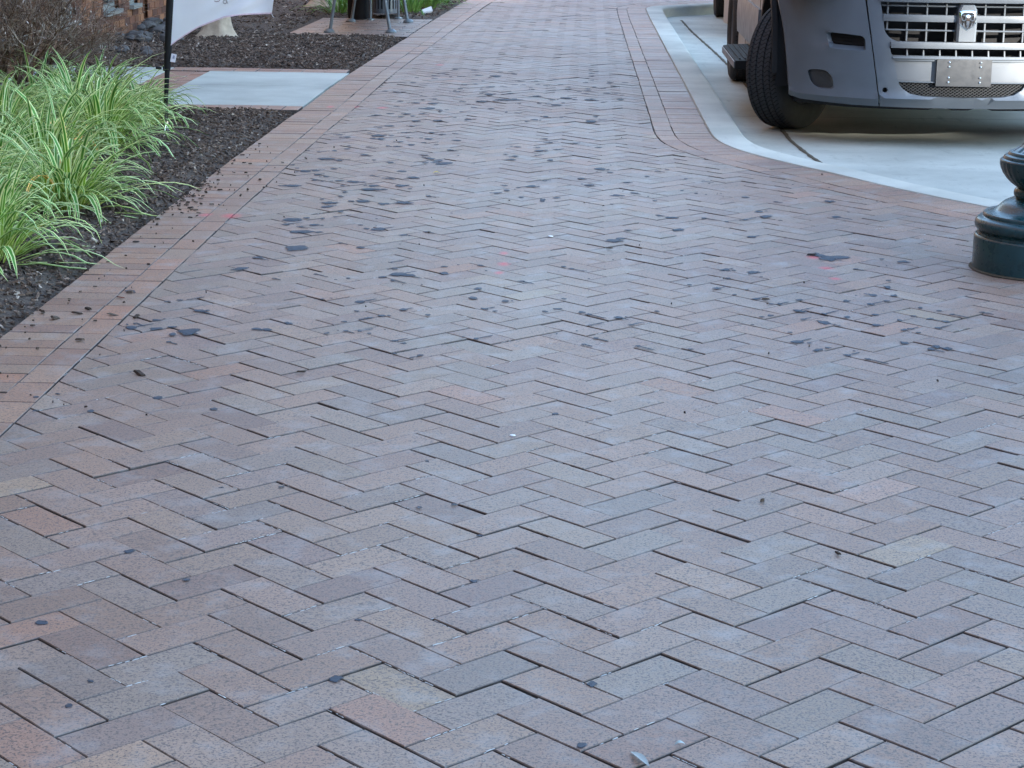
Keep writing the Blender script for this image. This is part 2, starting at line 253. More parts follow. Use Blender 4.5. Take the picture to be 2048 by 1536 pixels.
SPOTS=[-0.935,7.522,15,0,-0.847,7.438,27,0,-0.706,7.152,11,0,-0.678,7.04,23,0,-0.656,6.929,55,57,-0.622,6.915,50,40,-0.701,6.874,17,0,-0.665,6.816,19,0,-0.824,6.84,14,0,-0.738,6.445,31,0,-0.732,6.299,18,0,-0.583,6.337,23,0,-0.497,6.261,15,0,-0.644,6.236,25,0,-0.683,6.198,25,0,-0.703,6.177,12,0,-0.753,6.138,12,0,-0.786,5.965,17,0,-0.732,6.002,15,0,-0.689,6.006,12,0,-0.656,5.976,10,0,-0.57,5.887,20,0,-0.539,5.859,12,0,-0.552,5.725,12,0,-0.499,5.68,9,0,-0.477,5.712,12,0,-0.503,7.09,20,0,-0.494,6.965,31,0,-0.374,7.123,23,0,-0.36,6.705,21,0,-0.367,6.543,26,0,-0.319,6.373,18,0,-0.284,6.34,13,0,-0.257,6.507,26,0,-0.062,6.558,13,0,-0.214,6.842,14,0,-0.121,6.35,20,0,-0.08,6.394,18,0,-0.07,7.123,20,0,-0.041,7.087,17,0,0.005,7.048,11,0,-0.001,6.351,20,0,0.022,6.32,20,0,0.118,6.281,25,0,0.027,6.163,12,0,0.157,6.181,15,0,0.044,5.988,14,0,0.008,5.9,14,0,-0.323,5.941,12,0,-0.065,5.078,17,0,-0.368,4.617,7,0,0.172,5.889,14,0,-0.867,6.471,13,0,0.119,7.676,55,0,0.516,7.112,31,0,0.612,7.075,34,0,0.516,6.956,17,0,0.374,6.836,13,0,0.466,6.779,23,0,0.52,6.679,10,0,0.568,6.763,10,0,0.588,6.614,22,0,0.66,6.539,16,0,0.733,6.606,22,0,0.632,6.536,9,0,0.713,6.44,25,0,0.794,6.398,15,0,0.614,6.359,18,0,0.584,6.336,9,0,0.715,6.311,15,0,0.777,6.27,33,0,0.654,6.115,12,0,0.664,5.982,38,0,0.716,5.879,23,0,0.748,5.911,14,0,0.796,5.818,20,0,0.851,5.775,17,0,0.89,6.605,22,0,0.993,6.714,26,0,1.065,6.858,23,0,1.067,6.714,19,0,1.086,6.983,13,0,0.966,6.561,19,0,1.027,6.618,19,0,0.959,6.396,22,0,0.862,6.353,18,0,1.026,6.317,15,0,1.082,6.387,12,0,1.125,6.521,13,0,1.128,6.348,18,0,1.181,6.482,16,0,1.173,6.311,21,0,1.214,6.427,15,0,1.32,6.472,9,0,1.132,6.211,18,0,1.02,6.174,24,0,1.043,6.19,15,0,1.058,6.138,9,0,0.94,6.24,24,0,0.993,5.998,23,0,1.061,5.921,20,0,1.083,5.953,23,0,1.113,5.93,23,0,0.245,6.383,15,0,0.33,5.858,14,0,0.917,7.388,50,115,0.962,7.411,78,62,0.895,7.443,43,47,1.193,7.34,39,0,1.12,7.389,14,0,0.996,7.183,14,0,-1.086,7.398,77,112,-1.202,7.195,34,0,-1.23,6.975,39,0,-1.082,6.815,14,0,-0.948,6.907,14,0,-1.236,6.253,30,0,-1.371,6.387,18,0,-1.334,6.411,15,0,-1.303,6.426,8,0,-1.348,6.11,27,0,-1.402,6.06,17,0,-1.404,6.002,29,0,-1.323,5.993,39,32,-1.275,6.02,19,0,-1.214,5.959,53,85,-1.013,6.01,24,0,-0.982,6.002,39,26,-0.926,6.096,20,0,-1.248,5.818,9,0,-1.143,5.166,25,0,-1.289,5.016,16,0,-1.421,5.185,8,0,-1.436,5.012,8,0,-0.97,5.058,19,0,-1.471,5.148,13,0,-1.534,6.556,26,0,-1.189,13.97,27,0,-1.08,14.132,28,0,-1.058,13.912,43,0,-1.033,14.312,33,0,-0.896,14.104,39,0,-0.769,14.204,44,0,-0.646,14.177,66,0,-0.532,14.391,28,0,-0.756,13.583,32,0,-0.827,13.52,32,0,-0.641,13.394,42,0,-0.57,13.455,26,0,-0.467,13.839,27,0,-0.427,13.58,27,0,-0.349,13.857,27,0,-0.277,13.55,26,0,-0.221,13.986,27,0,-0.118,13.472,26,0,-0.003,13.802,27,0,0.051,13.497,26,0,-0.355,13.285,26,0,-0.495,13.02,41,0,-0.538,12.966,25,0,-0.629,12.953,61,0,-0.658,12.533,59,0,-0.571,12.564,39,0,-0.495,12.646,148,91,-0.418,12.434,24,0,-0.323,12.874,50,0,-0.218,12.686,40,0,-0.13,12.79,70,0,-0.001,13.092,26,0,0.04,12.723,40,0,-0.184,12.38,68,0,-1.315,13.045,31,0,-1.233,12.989,41,0,-0.85,13.065,41,0,-1.059,12.796,20,0,-1.03,12.57,25,0,-1.059,12.388,49,0,-0.952,12.385,58,0,-0.954,12.102,66,134,-0.874,11.989,23,0,-0.748,11.94,23,0,-0.768,11.667,23,0,-1.063,11.785,37,0,-0.973,11.813,28,0,-1.235,11.698,37,0,-1.018,11.688,23,0,-0.98,11.462,45,0,-0.856,11.494,63,0,-0.688,11.562,36,0,-0.298,11.591,36,0,-0.238,11.754,32,0,-0.145,11.727,18,0,0.03,11.559,63,107,-0.341,11.51,23,0,-0.984,11.203,26,0,-1.181,11.141,22,0,-1.108,11.201,53,0,-1.152,11.109,26,0,-1.186,10.861,21,0,-1.002,10.919,30,0,-0.849,10.939,30,0,-0.784,10.878,26,0,-0.718,10.921,21,0,-1.339,10.773,25,0,-1.285,10.68,34,0,-1.125,10.767,68,93,-0.845,10.67,42,0,-0.69,10.624,42,0,-1.103,10.637,59,0,-0.216,10.75,25,0,-0.196,10.609,42,0,-0.054,10.589,25,0,-0.959,10.722,21,0,-0.983,10.523,33,0,-0.982,10.335,41,0,-0.914,10.405,33,0,-0.857,10.507,21,0,-0.785,10.44,21,0,-1.132,10.285,20,0,-1.032,10.347,20,0,-1.234,10.322,20,0,-1.229,10.212,32,0,-1.357,10.076,20,0,-1.284,10.133,24,0,-1.42,10.128,20,0,-1.115,9.989,39,0,-1.285,9.825,78,56,-1.216,9.777,31,0,-1.304,9.795,19,0,-0.809,10.014,28,0,-0.697,10.229,32,0,-0.643,10.029,16,0,-0.249,10.395,25,0,-0.355,10.4,33,0,-0.241,10.261,40,0,-0.149,10.327,33,0,0.066,10.434,21,0,-0.405,10.104,20,0,-0.354,10.035,28,0,-0.248,10.065,20,0,-0.369,9.907,39,0,-0.174,9.919,31,0,-0.776,9.898,39,0,-0.731,9.824,46,0,-0.787,9.746,31,0,-0.693,9.729,61,0,-0.96,9.736,31,0,-1.049,9.809,19,0,-1.208,9.491,34,0,-1.422,9.589,23,0,-1.384,9.486,19,0,-1.334,9.398,52,0,-1.285,9.419,30,0,-1.26,9.294,37,0,-1.212,9.234,26,0,-1.0,9.284,22,0,-0.912,9.209,36,0,-0.875,9.441,45,0,-0.805,9.246,44,0,-1.252,9.121,25,0,-1.211,9.087,18,0,-1.134,9.11,36,0,-1.066,9.084,57,48,-0.189,9.233,18,0,-0.022,9.311,22,0,0.022,9.111,36,0,-0.365,9.053,25,0,-0.351,8.905,25,0,-0.39,8.819,31,0,-0.242,9.043,43,0,-0.302,8.999,18,0,-0.278,8.711,21,0,-0.122,8.715,35,0,-0.183,8.643,21,87,-0.688,8.697,21,0,-1.328,8.945,71,56,-0.961,8.986,43,0,-0.964,8.878,77,64,-0.841,9.0,43,0,-0.79,8.912,18,0,-1.103,8.97,18,0,-1.07,8.789,24,0,-1.073,8.667,21,0,-1.145,8.581,17,0,-1.097,8.479,61,59,-1.097,8.374,40,0,-1.026,8.259,26,0,-0.961,8.536,54,68,-0.866,8.47,47,0,-0.782,8.513,61,59,-1.032,8.12,16,0,-1.077,8.069,16,0,-1.194,8.026,70,75,-1.139,7.863,25,0,-1.089,7.913,38,0,-1.203,7.912,31,0,-1.116,7.75,86,63,-0.904,7.932,19,0,-0.821,7.841,56,58,-0.71,7.721,25,0,-0.623,7.8,25,0,0.028,11.574,41,61,-0.055,10.588,21,0,0.077,10.435,25,0,0.074,9.642,53,64,0.353,9.611,27,0,0.401,9.659,19,0,0.122,9.532,23,0,-0.016,9.312,29,0,0.478,9.369,22,0,0.295,9.423,22,0,0.556,9.303,18,0,0.195,9.213,29,0,0.021,9.106,32,0,0.147,8.82,42,0,0.221,8.896,25,0,0.503,8.918,18,0,0.443,8.994,18,0,0.718,8.83,31,0,0.842,8.712,17,0,0.31,8.684,21,0,0.12,8.569,14,0,1.083,8.751,42,0,0.745,8.437,33,0,0.765,8.318,40,0,0.669,8.23,26,0,0.502,8.251,26,0,0.368,8.249,46,40,0.314,8.29,20,0,0.591,8.175,16,0,0.818,8.226,13,0,0.179,7.916,25,0,0.382,7.958,38,0,0.667,7.822,34,0,0.145,7.727,37,0,1.062,8.342,33,0,0.008,12.718,40,0,0.067,12.681,25,0,0.106,12.597,25,0,0.217,12.776,50,0,0.007,13.074,26,0,0.191,13.101,26,0,-0.129,13.348,26,0,0.038,13.971,27,0,0.157,13.848,27,0,0.101,13.433,26,0,-1.011,3.5,25,0,-0.786,3.756,17,0,-0.86,3.115,19,0,-0.849,3.223,11,0,-0.938,3.917,21,0,-0.689,4.387,11,0,-0.826,4.371,6,0,-0.357,4.254,15,0,-0.207,3.785,21,0,-0.422,3.266,25,0,0.031,3.272,20,0,0.014,3.014,18,0,-0.211,4.07,12,0,-0.28,4.28,11,0,-0.415,3.554,11,0]
# ================================================================== SETTING
W = .102; S2 = math.sqrt(2)
def lerp_poly(pts, y):
    for (x0, y0), (x1, y1) in zip(pts, pts[1:]):
        if y0 <= y <= y1: return x0 + (x1 - x0) * (y - y0) / (y1 - y0)
    return pts[0][0] if y < pts[0][1] else pts[-1][0]
LEFT = [(-1.77, 0), (-1.765, 8), (-1.755, 9.5), (-1.735, 11), (-1.715, 12.1), (-1.685, 14.2), (-1.575, 17.5), (-1.51, 19.6), (-1.38, 22.8), (-1.0, 28), (-.6, 32)]
CURB0 = [(6.5, 28.2), (4, 25.9), (1.57, 23.2), (.95, 22.5), (.76, 22.3), (.66, 22.1), (.62, 21.7), (.635, 18.6), (.66, 15.45), (.68, 13.1), (.69, 11.6), (.695, 11.1), (.71, 10.85), (.745, 10.62), (.83, 10.34), (1.0, 9.98), (1.2, 9.62), (1.44, 9.16), (1.79, 8.62), (2.4, 7.75), (3.5, 6.2), (5.2, 3.8), (7.4, .7)]
def resample(pts, step):
    P = [Vector(p) for p in pts]; out = [P[0].copy()]; acc = 0
    # Catmull-Rom smoothing then even steps
    Q = []
    for i in range(len(P) - 1):
        p0, p1, p2, p3 = P[max(i-1, 0)], P[i], P[i+1], P[min(i+2, len(P)-1)]
        n = max(2, int((p2 - p1).length / .03))
        for k in range(n):
            t = k / n; l = (p2 - p1).length
            m1 = (p2 - p0) / max((p2 - p0).length, 1e-6) * l; m2 = (p3 - p1) / max((p3 - p1).length, 1e-6) * l
            Q.append(p1*(2*t**3-3*t**2+1) + m1*(t**3-2*t**2+t) + p2*(-2*t**3+3*t**2) + m2*(t**3-t**2))
    Q.append(P[-1]); out = [Q[0]]; need = step
    for a, b in zip(Q, Q[1:]):
        L = (b - a).length
        while L >= need:
            a = a + (b - a) * (need / L); out.append(a.copy()); L = (b - a).length; need = step
        need -= L
    return out
def normals(P):     # left-hand normal of travel direction
    o = []
    for i in range(len(P)):
        t = (P[min(i+1, len(P)-1)] - P[max(i-1, 0)]).normalized(); o.append(Vector((-t.y, t.x)))
    return o
CURB = resample(CURB0, .05); CN = normals(CURB)     # travel is towards the viewer: left normal = parking side (+X)
def zpark(y):
    pts = [(0, -.004), (9.4, -.004), (10.6, -.045), (11.4, -.07), (15, -.07), (20, -.105), (40, -.105)]
    for (a, za), (b, zb) in zip(pts, pts[1:]):
        if a <= y <= b: return za + (zb - za) * (y - a) / (b - a)
    return -.004
# ground sheet
g = MB(); g.add([(-300, -300, -.3), (300, -300, -.3), (300, 300, -.3), (-300, 300, -.3)], [(0, 1, 2, 3)]); tag(g.build('ground', MAT['park']), kind='structure')
# parking lot surface, its edge running under the kerb
pk = MB(); rows = [i for i in range(0, len(CURB), 3)]
cols = [0, .12, .3, .6, 1, 1.6, 2.4, 3.4, 5, 8, 12, 20, 40]
vv = []; ff = []
for i in rows:
    p = CURB[i] + CN[i] * .09
    for cx in cols: vv.append((p.x + cx, p.y, zpark(p.y)))
nc = len(cols)
for r_ in range(len(rows) - 1):
    for k in range(nc - 1): ff.append((r_*nc+k, (r_+1)*nc+k, (r_+1)*nc+k+1, r_*nc+k+1))
pk.add(vv, ff); pko = tag(pk.build('parking_lot', MAT['park'], smooth=True), kind='structure')
# kerb
kb = MB(); vv = []; ff = []
prof = [(0, -.16), (0, -.004), (.006, .004), (.16, .004), (.178, -.004), (.186, -.02), (.196, -.3)]
for p, n in zip(CURB, CN):
    j = .0025 * noise2(p.x, p.y, 9)
    for (d, z) in prof: q = p + n * (d + (j if 0 < d < .17 else j*.5)); vv.append((q.x, q.y, z if z > -.1 else z))
m = len(prof)
for i in range(len(CURB) - 1):
    for k in range(m - 1): ff.append((i*m+k, (i+1)*m+k, (i+1)*m+k+1, i*m+k+1))
kb.add(vv, ff); tag(kb.build('kerb', MAT['curb'], smooth=40), kind='structure')
# dirt-filled control joint in the parking concrete
ck = MB(); cp = resample([(1.0, 21.6), (1.03, 20.1), (1.12, 16.7), (1.165, 13), (1.17, 11.4), (1.19, 10.6), (1.215, 9.98)], .05); cn = normals(cp); vv = []; ff = []
for i, (p, n) in enumerate(zip(cp, cn)):
    wd_ = (.010 + .008 * abs(noise2(p.x, p.y, 14))) * (1 if p.y > 10.2 else .8) ; z = zpark(p.y) + .0025
    for s_ in (-1, -.4, .4, 1): q = p + n * (s_ * wd_ + .004 * noise2(p.y, s_, 11)); vv.append((q.x, q.y, z + (.002 if abs(s_) < .5 else 0)))
for i in range(len(cp) - 1):
    for k in range(3): ff.append((i*4+k, (i+1)*4+k, (i+1)*4+k+1, i*4+k+1))
ck.add(vv, ff); tag(ck.build('joint_dirt', MAT['crackdirt'], pko), kind='stuff')
ck = MB()
for (x0, y0, x1, y1) in ((.93, 12.55, 9, 12.75), (.85, 17.4, 9, 17.8), (3.2, 4, 3.3, 12.6)):
    n = 40; vv = []; ff = []
    for i in range(n + 1):
        t = i / n; x = x0 + (x1-x0)*t; y = y0 + (y1-y0)*t; z = zpark(y) + .002
        d = Vector((y1-y0, x0-x1)).normalized() * .004; vv += [(x-d.x, y-d.y, z), (x+d.x, y+d.y, z)]
    ff = [(2*i, 2*i+2, 2*i+3, 2*i+1) for i in range(n)]; ck.add(vv, ff)
tag(ck.build('control_joints', MAT['crackdirt'], pko), kind='stuff')
# ------------------------------------------------------------------ brick paving
PAL = [((.355, .220, .150), 30), ((.32, .205, .148), 26), ((.365, .248, .172), 18), ((.30, .222, .168), 16), ((.265, .160, .120), 8), ((.335, .250, .178), 12), ((.42, .30, .18), .25), ((.42, .215, .13), 2.5)]
PW = [w for _, w in PAL]
def bcol(rnd=random):
    c = rnd.choices(PAL, PW)[0][0]; c = tuple(a*.68 + b*.32 for a, b in zip(c, (.335, .219, .156))); k = rnd.uniform(.73, .90); d = rnd.uniform(-.010, .010)
    return (c[0]*k + d, c[1]*k*1.01, c[2]*k*1.03 - d*.6)
def clip(poly, p, n):           # keep the side where (x-p).n >= 0
    out = []
    for i in range(len(poly)):
        a, b = poly[i], poly[(i+1) % len(poly)]; da, db = (a-p).dot(n), (b-p).dot(n)
        if da >= 0: out.append(a)
        if (da < 0) != (db < 0): out.append(a + (b-a) * (da/(da-db)))
    return out
def area(P): return abs(sum(a.x*b.y - b.x*a.y for a, b in zip(P, P[1:]+P[:1]))) / 2
def inset(P, d):
    n = len(P); o = []
    for i in range(n):
        a, b, c = P[i-1], P[i], P[(i+1) % n]; e1 = (b-a).normalized(); e2 = (c-b).normalized()
        n1 = Vector((-e1.y, e1.x)); n2 = Vector((-e2.y, e2.x)); s_ = n1 + n2; l = s_.dot(n1)
        o.append(b + s_ * (d / max(l, .35)))
    return o
def clean(P):
    o = []
    for p in P:
        if not o or (p-o[-1]).length > .004: o.append(p)
    if len(o) > 1 and (o[0]-o[-1]).length < .004: o.pop()
    return o
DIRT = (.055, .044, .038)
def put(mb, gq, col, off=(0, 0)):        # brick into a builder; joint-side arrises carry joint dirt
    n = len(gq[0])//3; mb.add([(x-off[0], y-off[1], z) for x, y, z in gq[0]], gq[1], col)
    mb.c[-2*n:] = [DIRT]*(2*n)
def brick_geo(P, gap=.0016, jit=1.0, z0=None):
    """P: ccw footprint (2-D Vectors, joint centre lines).  Returns verts, faces."""
    P = clean(P)
    if len(P) < 3 or area(P) < .0009: return None
    if sum(a.x*b.y - b.x*a.y for a, b in zip(P, P[1:]+P[:1])) < 0: P = P[::-1]
    c = sum(P, Vector((0, 0))) / len(P); P = inset(P, gap * random.choice((.5, .6, .7, .85, 1.0, 1.2, 1.6)))
    if area(P) < .0006: return None
    dx, dy = random.gauss(0, .0009)*jit, random.gauss(0, .0009)*jit; ro = random.gauss(0, .004)*jit; cr, sr = math.cos(ro), math.sin(ro)
    P = [Vector((c.x + (p.x-c.x)*cr - (p.y-c.y)*sr + dx, c.y + (p.x-c.x)*sr + (p.y-c.y)*cr + dy)) for p in P]
    tx, ty = random.gauss(0, .0038)*jit, random.gauss(0, .0038)*jit; h = uz(c.x, c.y) + random.gauss(0, .0006)*jit + (z0 or 0)
    if random.random() < .05: h -= .0022
    # chip the long edges a little: extra points on every edge
    Q = []
    for a, b in zip(P, P[1:] + P[:1]):
        Q.append(a); L = (b-a).length
        if L > .12: Q.append(a.lerp(b, random.uniform(.35, .65)) + Vector((random.gauss(0, .0006), random.gauss(0, .0006))))
    I = inset(Q, .0019); n = len(Q); z = lambda p: h + (p.x-c.x)*tx + (p.y-c.y)*ty
    v = [(p.x, p.y, z(p)) for p in I] + [(p.x, p.y, z(p) - .0022) for p in Q] + [(p.x, p.y, z(p) - .045) for p in Q]
    f = [tuple(range(n))] + [(n+i, n+(i+1) % n, (i+1) % n, i) for i in range(n)] + [(2*n+i, 2*n+(i+1) % n, n+(i+1) % n, n+i) for i in range(n)]
    return v, f, c
camx = np.array(M); Mi = M.inverted()
def pix(p):
    q = Mi @ Vector(p)
    if q.z > -.1: return None
    s_ = 3976.09 / 2048
    return (.5 + s_*q.x/-q.z, .5*.75 - s_*q.y/-q.z)      # unit = frame width, y down 0..0.75
def inview(p, m=.01):
    a = pix(p); return a is not None and -m < a[0] < 1+m and -m < a[1] < .75+m
P0 = Vector((-.131944, 4.145733)); A = Vector((1, -1)) / S2 * W; B = Vector((1, 1)) / S2 * W
def gw(x, y): return P0 + A*x + B*(y-1)
SL = lambda y: lerp_poly(LEFT, y) + .31           # inner edge of the left border
INN = [p - n*.31 for p, n in zip(CURB, CN)]
INa = np.array([(p.x, p.y) for p in INN])
field = []
def field_brick(cells):
    x0, y0, x1, y1 = cells; P = [gw(x0, y0), gw(x1, y0), gw(x1, y1), gw(x0, y1)]; c = sum(P, Vector((0, 0))) / 4
    if not (1.0 < c.y < 26.5 and -2.0 < c.x < 5.0): return
    xl = SL(c.y)
    if c.x < xl - .2: return
    if c.x < xl + .2:
        sl = (SL(c.y+.1) - SL(c.y-.1)) / .2; P = clip(P, Vector((xl, c.y)), Vector((1, -sl)).normalized())
    d = ((INa - np.array([c.x, c.y]))**2).sum(1); k = int(d.argmin())
    if (c - INN[k]).dot(CN[k]) > .2: return
    if d[k] < .07: P = clip(P, INN[k], -CN[k])
    if len(P) < 3: return
    field.append((P, c))
rng = range(-190, 260)
for i in range(-170, 120):
    for j in range(-60, 170):
        k = (i + j + 3) % 4
        if k == 0: q = (i, j, i+2, j+1)
        elif k == 2: q = (i, j, i+1, j+2)
        else: continue
        x_ = P0.x + (A.x*i + B.x*(j-1)); y_ = P0.y + (A.y*i + B.y*(j-1))
        if -1.9 < x_ < 5 and .9 < y_ < 26.6: field_brick(q)
bed = MB(); ys = np.arange(.8, 27.01, .3); vv = []; ff = []
for y in ys:
    d = [(p.x) for p in CURB if abs(p.y - y) < .1]; xr = (min(d) + .03) if d else (8 if y < 8 else .7)
    xl = lerp_poly(LEFT, y) + .02
    for k in range(9): vv.append((xl + (xr-xl)*k/8, y, -.0085))
for r_ in range(len(ys) - 1):
    for k in range(8): ff.append((r_*9+k, r_*9+k+1, (r_+1)*9+k+1, (r_+1)*9+k))
bed.add(vv, ff); paving = tag(bed.build('brick_pavement', MAT['sand']), kind='structure')
field.sort(key=lambda e: (not inview((e[1].x, e[1].y, 0), .03), (e[1].x**2 + e[1].y**2)))
TAN = [(-1.282, 4.34), (-1.273, 4.227), (-0.75, 2.931), (-0.68, 5.548), (-0.545, 5.355), (-0.341, 8.484), (-0.462, 8.148), (-0.341, 8.002), (-0.187, 6.661), (-0.306, 6.822), (0.242, 3.853), (0.702, 4.449), (0.703, 4.075), (-0.08, 8.34)]
far = MB(); joints = []; nb = 0
for idx, (P, c) in enumerate(field):
    gq = brick_geo(P)
    if gq is None: continue
    col = bcol()
    if min((c.x-a)**2 + (c.y-b)**2 for a, b in TAN) < .0025: col = (.36*random.uniform(.9, 1.05), .228*random.uniform(.94, 1.04), .152)
    near = nb < 300 and inview((c.x, c.y, 0), .03)
    if near:
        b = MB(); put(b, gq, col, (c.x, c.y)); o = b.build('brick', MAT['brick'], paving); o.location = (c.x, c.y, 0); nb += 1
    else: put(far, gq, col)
    if c.y < 8.5: joints.append(clean(P))
tag(far.build('far_bricks', MAT['brick'], paving), kind='stuff')
# far pavement beyond the modelled pieces
fp = MB(); fp.add([(-.95, 26.4, -.003), (3.6, 26.4, -.003), (14, 60, -.003), (6, 60, -.003)], [(0, 1, 2, 3)], (.27, .18, .15)); tag(fp.build('far_pavement', MAT['brick']), kind='structure')
# pale efflorescence crumbs in the joints
ef = MB()
for P in joints:
    for a, b in zip(P, P[1:] + P[:1]):
        L = (b-a).length; mid = (a+b)/2
        dens = noise2(mid.x, mid.y, 2.6, 1.0) + (.35 if mid.x < 0 and mid.y < 4.6 else 0) - (.0 if mid.y < 5.5 else .45)
        if L < .05 or random.random() > .14 + .40*dens: continue
        t0 = random.uniform(0, .6); t1 = min(1, t0 + random.uniform(.1, .5)); t = t0; e = (b-a)/L; n = Vector((-e.y, e.x))
        while t < t1:
            l = random.uniform(.004, .022)/L
            if random.random() < .72:
                w_ = random.uniform(.0006, .0017); p = a.lerp(b, t); q = a.lerp(b, min(1, t+l)); z = uz(p.x, p.y) - random.uniform(.0002, .0022)
                o_ = n*random.gauss(0, .0006)
                ef.add([(*(p+o_-n*w_), z), (*(q+o_-n*w_*random.uniform(.3, 1)), z), (*(q+o_+n*w_*random.uniform(.3, 1)), z), (*(p+o_+n*w_), z), (*((p+q)/2+o_), z+.0012)], [(0,1,4),(1,2,4),(2,3,4),(3,0,4)], (.5, .5, .48))
            t += l * random.uniform(1, 1.6)
tag(ef.build('white_joint_crumbs', MAT['litter'], paving), kind='stuff')
# ------------------------------------------------------------------ borders: soldier and stretcher courses
def course(line, nrm, d0, d1, length, parent, lo=None, cap=280, name='brick', count=[0]):
    Lp = line; extra = MB(); made = 0; i = 0
    # line is resampled to brick length; quads between successive points
    for k in range(len(Lp) - 1):
        p, q = Lp[k], Lp[k+1]; n0, n1 = nrm[k], nrm[k+1]
        P = [p + n0*d0, q + n1*d0, q + n1*d1, p + n0*d1]; gq = brick_geo(P, .0018, .7)
        if gq is None: continue
        c = gq[2]; col = bcol(); col = (col[0]*1.12, col[1]*.98, col[2]*.88)
        if inview((c.x, c.y, 0), .02) and made < cap:
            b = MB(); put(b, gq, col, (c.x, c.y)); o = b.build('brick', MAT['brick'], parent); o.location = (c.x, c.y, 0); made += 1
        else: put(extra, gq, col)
    return extra
LL = resample(LEFT, .102); LN = [-n for n in normals(LL)]   # travel away from viewer; -left normal = +X side
bs = MB(); bs.add([(lerp_poly(LEFT, y) + dx, y, -.0075 if s_ else -.0075) for y in np.arange(1, 27, .5) for s_, dx in ((0, .004), (1, .32))], [(2*i, 2*i+1, 2*i+3, 2*i+2) for i in range(51)])
bl = tag(bs.build('brick_border', MAT['sand']), kind='structure')
e1 = course(LL, LN, 0, .205, .1, bl, cap=190)
LL2 = resample([(x + .257, y) for x, y in LEFT], .204); LN2 = [-n for n in normals(LL2)]
e2 = course(LL2, LN2, -.052, .052, .2, bl, cap=100)
e1.v_ = None
e1.add(e2.v, e2.f); e1.c[-len(e2.v):] = e2.c
tag(e1.build('border_bricks', MAT['brick'], bl), kind='stuff')
RP = resample([(p.x, p.y) for p in CURB[::4]], .102); RN = normals(RP)
bs = MB(); vv = []
for p, n in zip(RP, RN):
    for d in (-.32, -.004): q = p + n*d; vv.append((q.x, q.y, -.0075))
bs.add(vv, [(2*i, 2*i+2, 2*i+3, 2*i+1) for i in range(len(RP)-1)]); br = tag(bs.build('kerbside_brick_border', MAT['sand']), kind='structure')
e1 = course(RP, RN, -.205, -.002, .1, br, cap=190)
RP2 = resample([(p.x - n.x*.257, p.y - n.y*.257) for p, n in zip(CURB[::4], CN[::4])], .204); RN2 = normals(RP2)
e2 = course(RP2, RN2, -.052, .052, .2, br, cap=100)
e1.add(e2.v, e2.f); e1.c[-len(e2.v):] = e2.c
tag(e1.build('border_bricks', MAT['brick'], br), kind='stuff')
# ------------------------------------------------------------------ concrete walk to the left with brick trim
def slab(name, pts, z=.0):
    b = MB(); n = len(pts); b.add([(x, y, z) for x, y in pts] + [(x, y, -.15) for x, y in pts], [tuple(range(n))] + [(n+i, n+(i+1) % n, (i+1) % n, i) for i in range(n)])
    o = b.build(name, MAT['slab']); md = o.modifiers.new('b', 'BEVEL'); md.width = .004; md.segments = 2; return tag(o, kind='structure')
slab('garden_walk', [(-2.685, 12.135), (-1.728, 12.125), (-1.718, 13.285), (-2.693, 13.29)], .001)
slab('garden_walk', [(-2.693, 13.296), (-1.718, 13.291), (-1.692, 14.225), (-2.695, 14.232)], .001)
slab('garden_walk', [(-3.95, 12.13), (-2.995, 12.135), (-2.995, 14.46), (-3.95, 14.48)], .0)
bs = MB(); bs.box((-3.95, 11.93, -.15), (-1.74, 14.50, -.012)); bw = tag(bs.build('walk_brick_trim', MAT['sand']), kind='structure')
def trim(x, y, w, d):
    gq = brick_geo([Vector((x, y)), Vector((x+w, y)), Vector((x+w, y+d)), Vector((x, y+d))], .002, .7)
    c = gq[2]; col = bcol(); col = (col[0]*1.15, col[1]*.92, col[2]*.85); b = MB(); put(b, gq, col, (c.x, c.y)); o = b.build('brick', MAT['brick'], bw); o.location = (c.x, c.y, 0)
for k in range(20): trim(-3.77 + k*.102, 11.925, .102, .204)
for k in range(20):
    trim(-2.992, 12.138 + k*.102, .204, .102)
    trim(-2.788, 12.138 + k*.102, .098, .102)
for k in range(6): trim(-2.695 + k*.163, 14.24, .163, .12) ; trim(-2.695 + k*.163, 14.362, .163, .12)
for k in range(3): trim(-2.992 + k*.1, 14.24, .1, .24)
# bench pad
bs = MB(); bs.add([(-2.66, 17.56, -.01), (-1.575, 17.56, -.01), (-1.515, 19.72, -.01), (-2.60, 19.80, -.01)], [(0, 1, 2, 3)]); pad = tag(bs.build('bench_pad', MAT['sand']), kind='structure')
pb = MB()
for r_ in range(21):
    y = 17.57 + r_*.103; xl = -2.66 + .06*(y-17.56)/2.2; xr = -1.578 + .06*(y-17.56)/2.2; x = xl - (.1 if r_ % 2 else 0)
    while x < xr:
        a_, b_ = max(x, xl), min(x+.204, xr)
        if b_ - a_ > .03:
            gq = brick_geo([Vector((a_, y)), Vector((b_, y)), Vector((b_, y+.102)), Vector((a_, y+.102))], .002, .7)
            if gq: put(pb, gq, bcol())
        x += .204
tag(pb.build('pad_bricks', MAT['brick'], pad), kind='stuff')
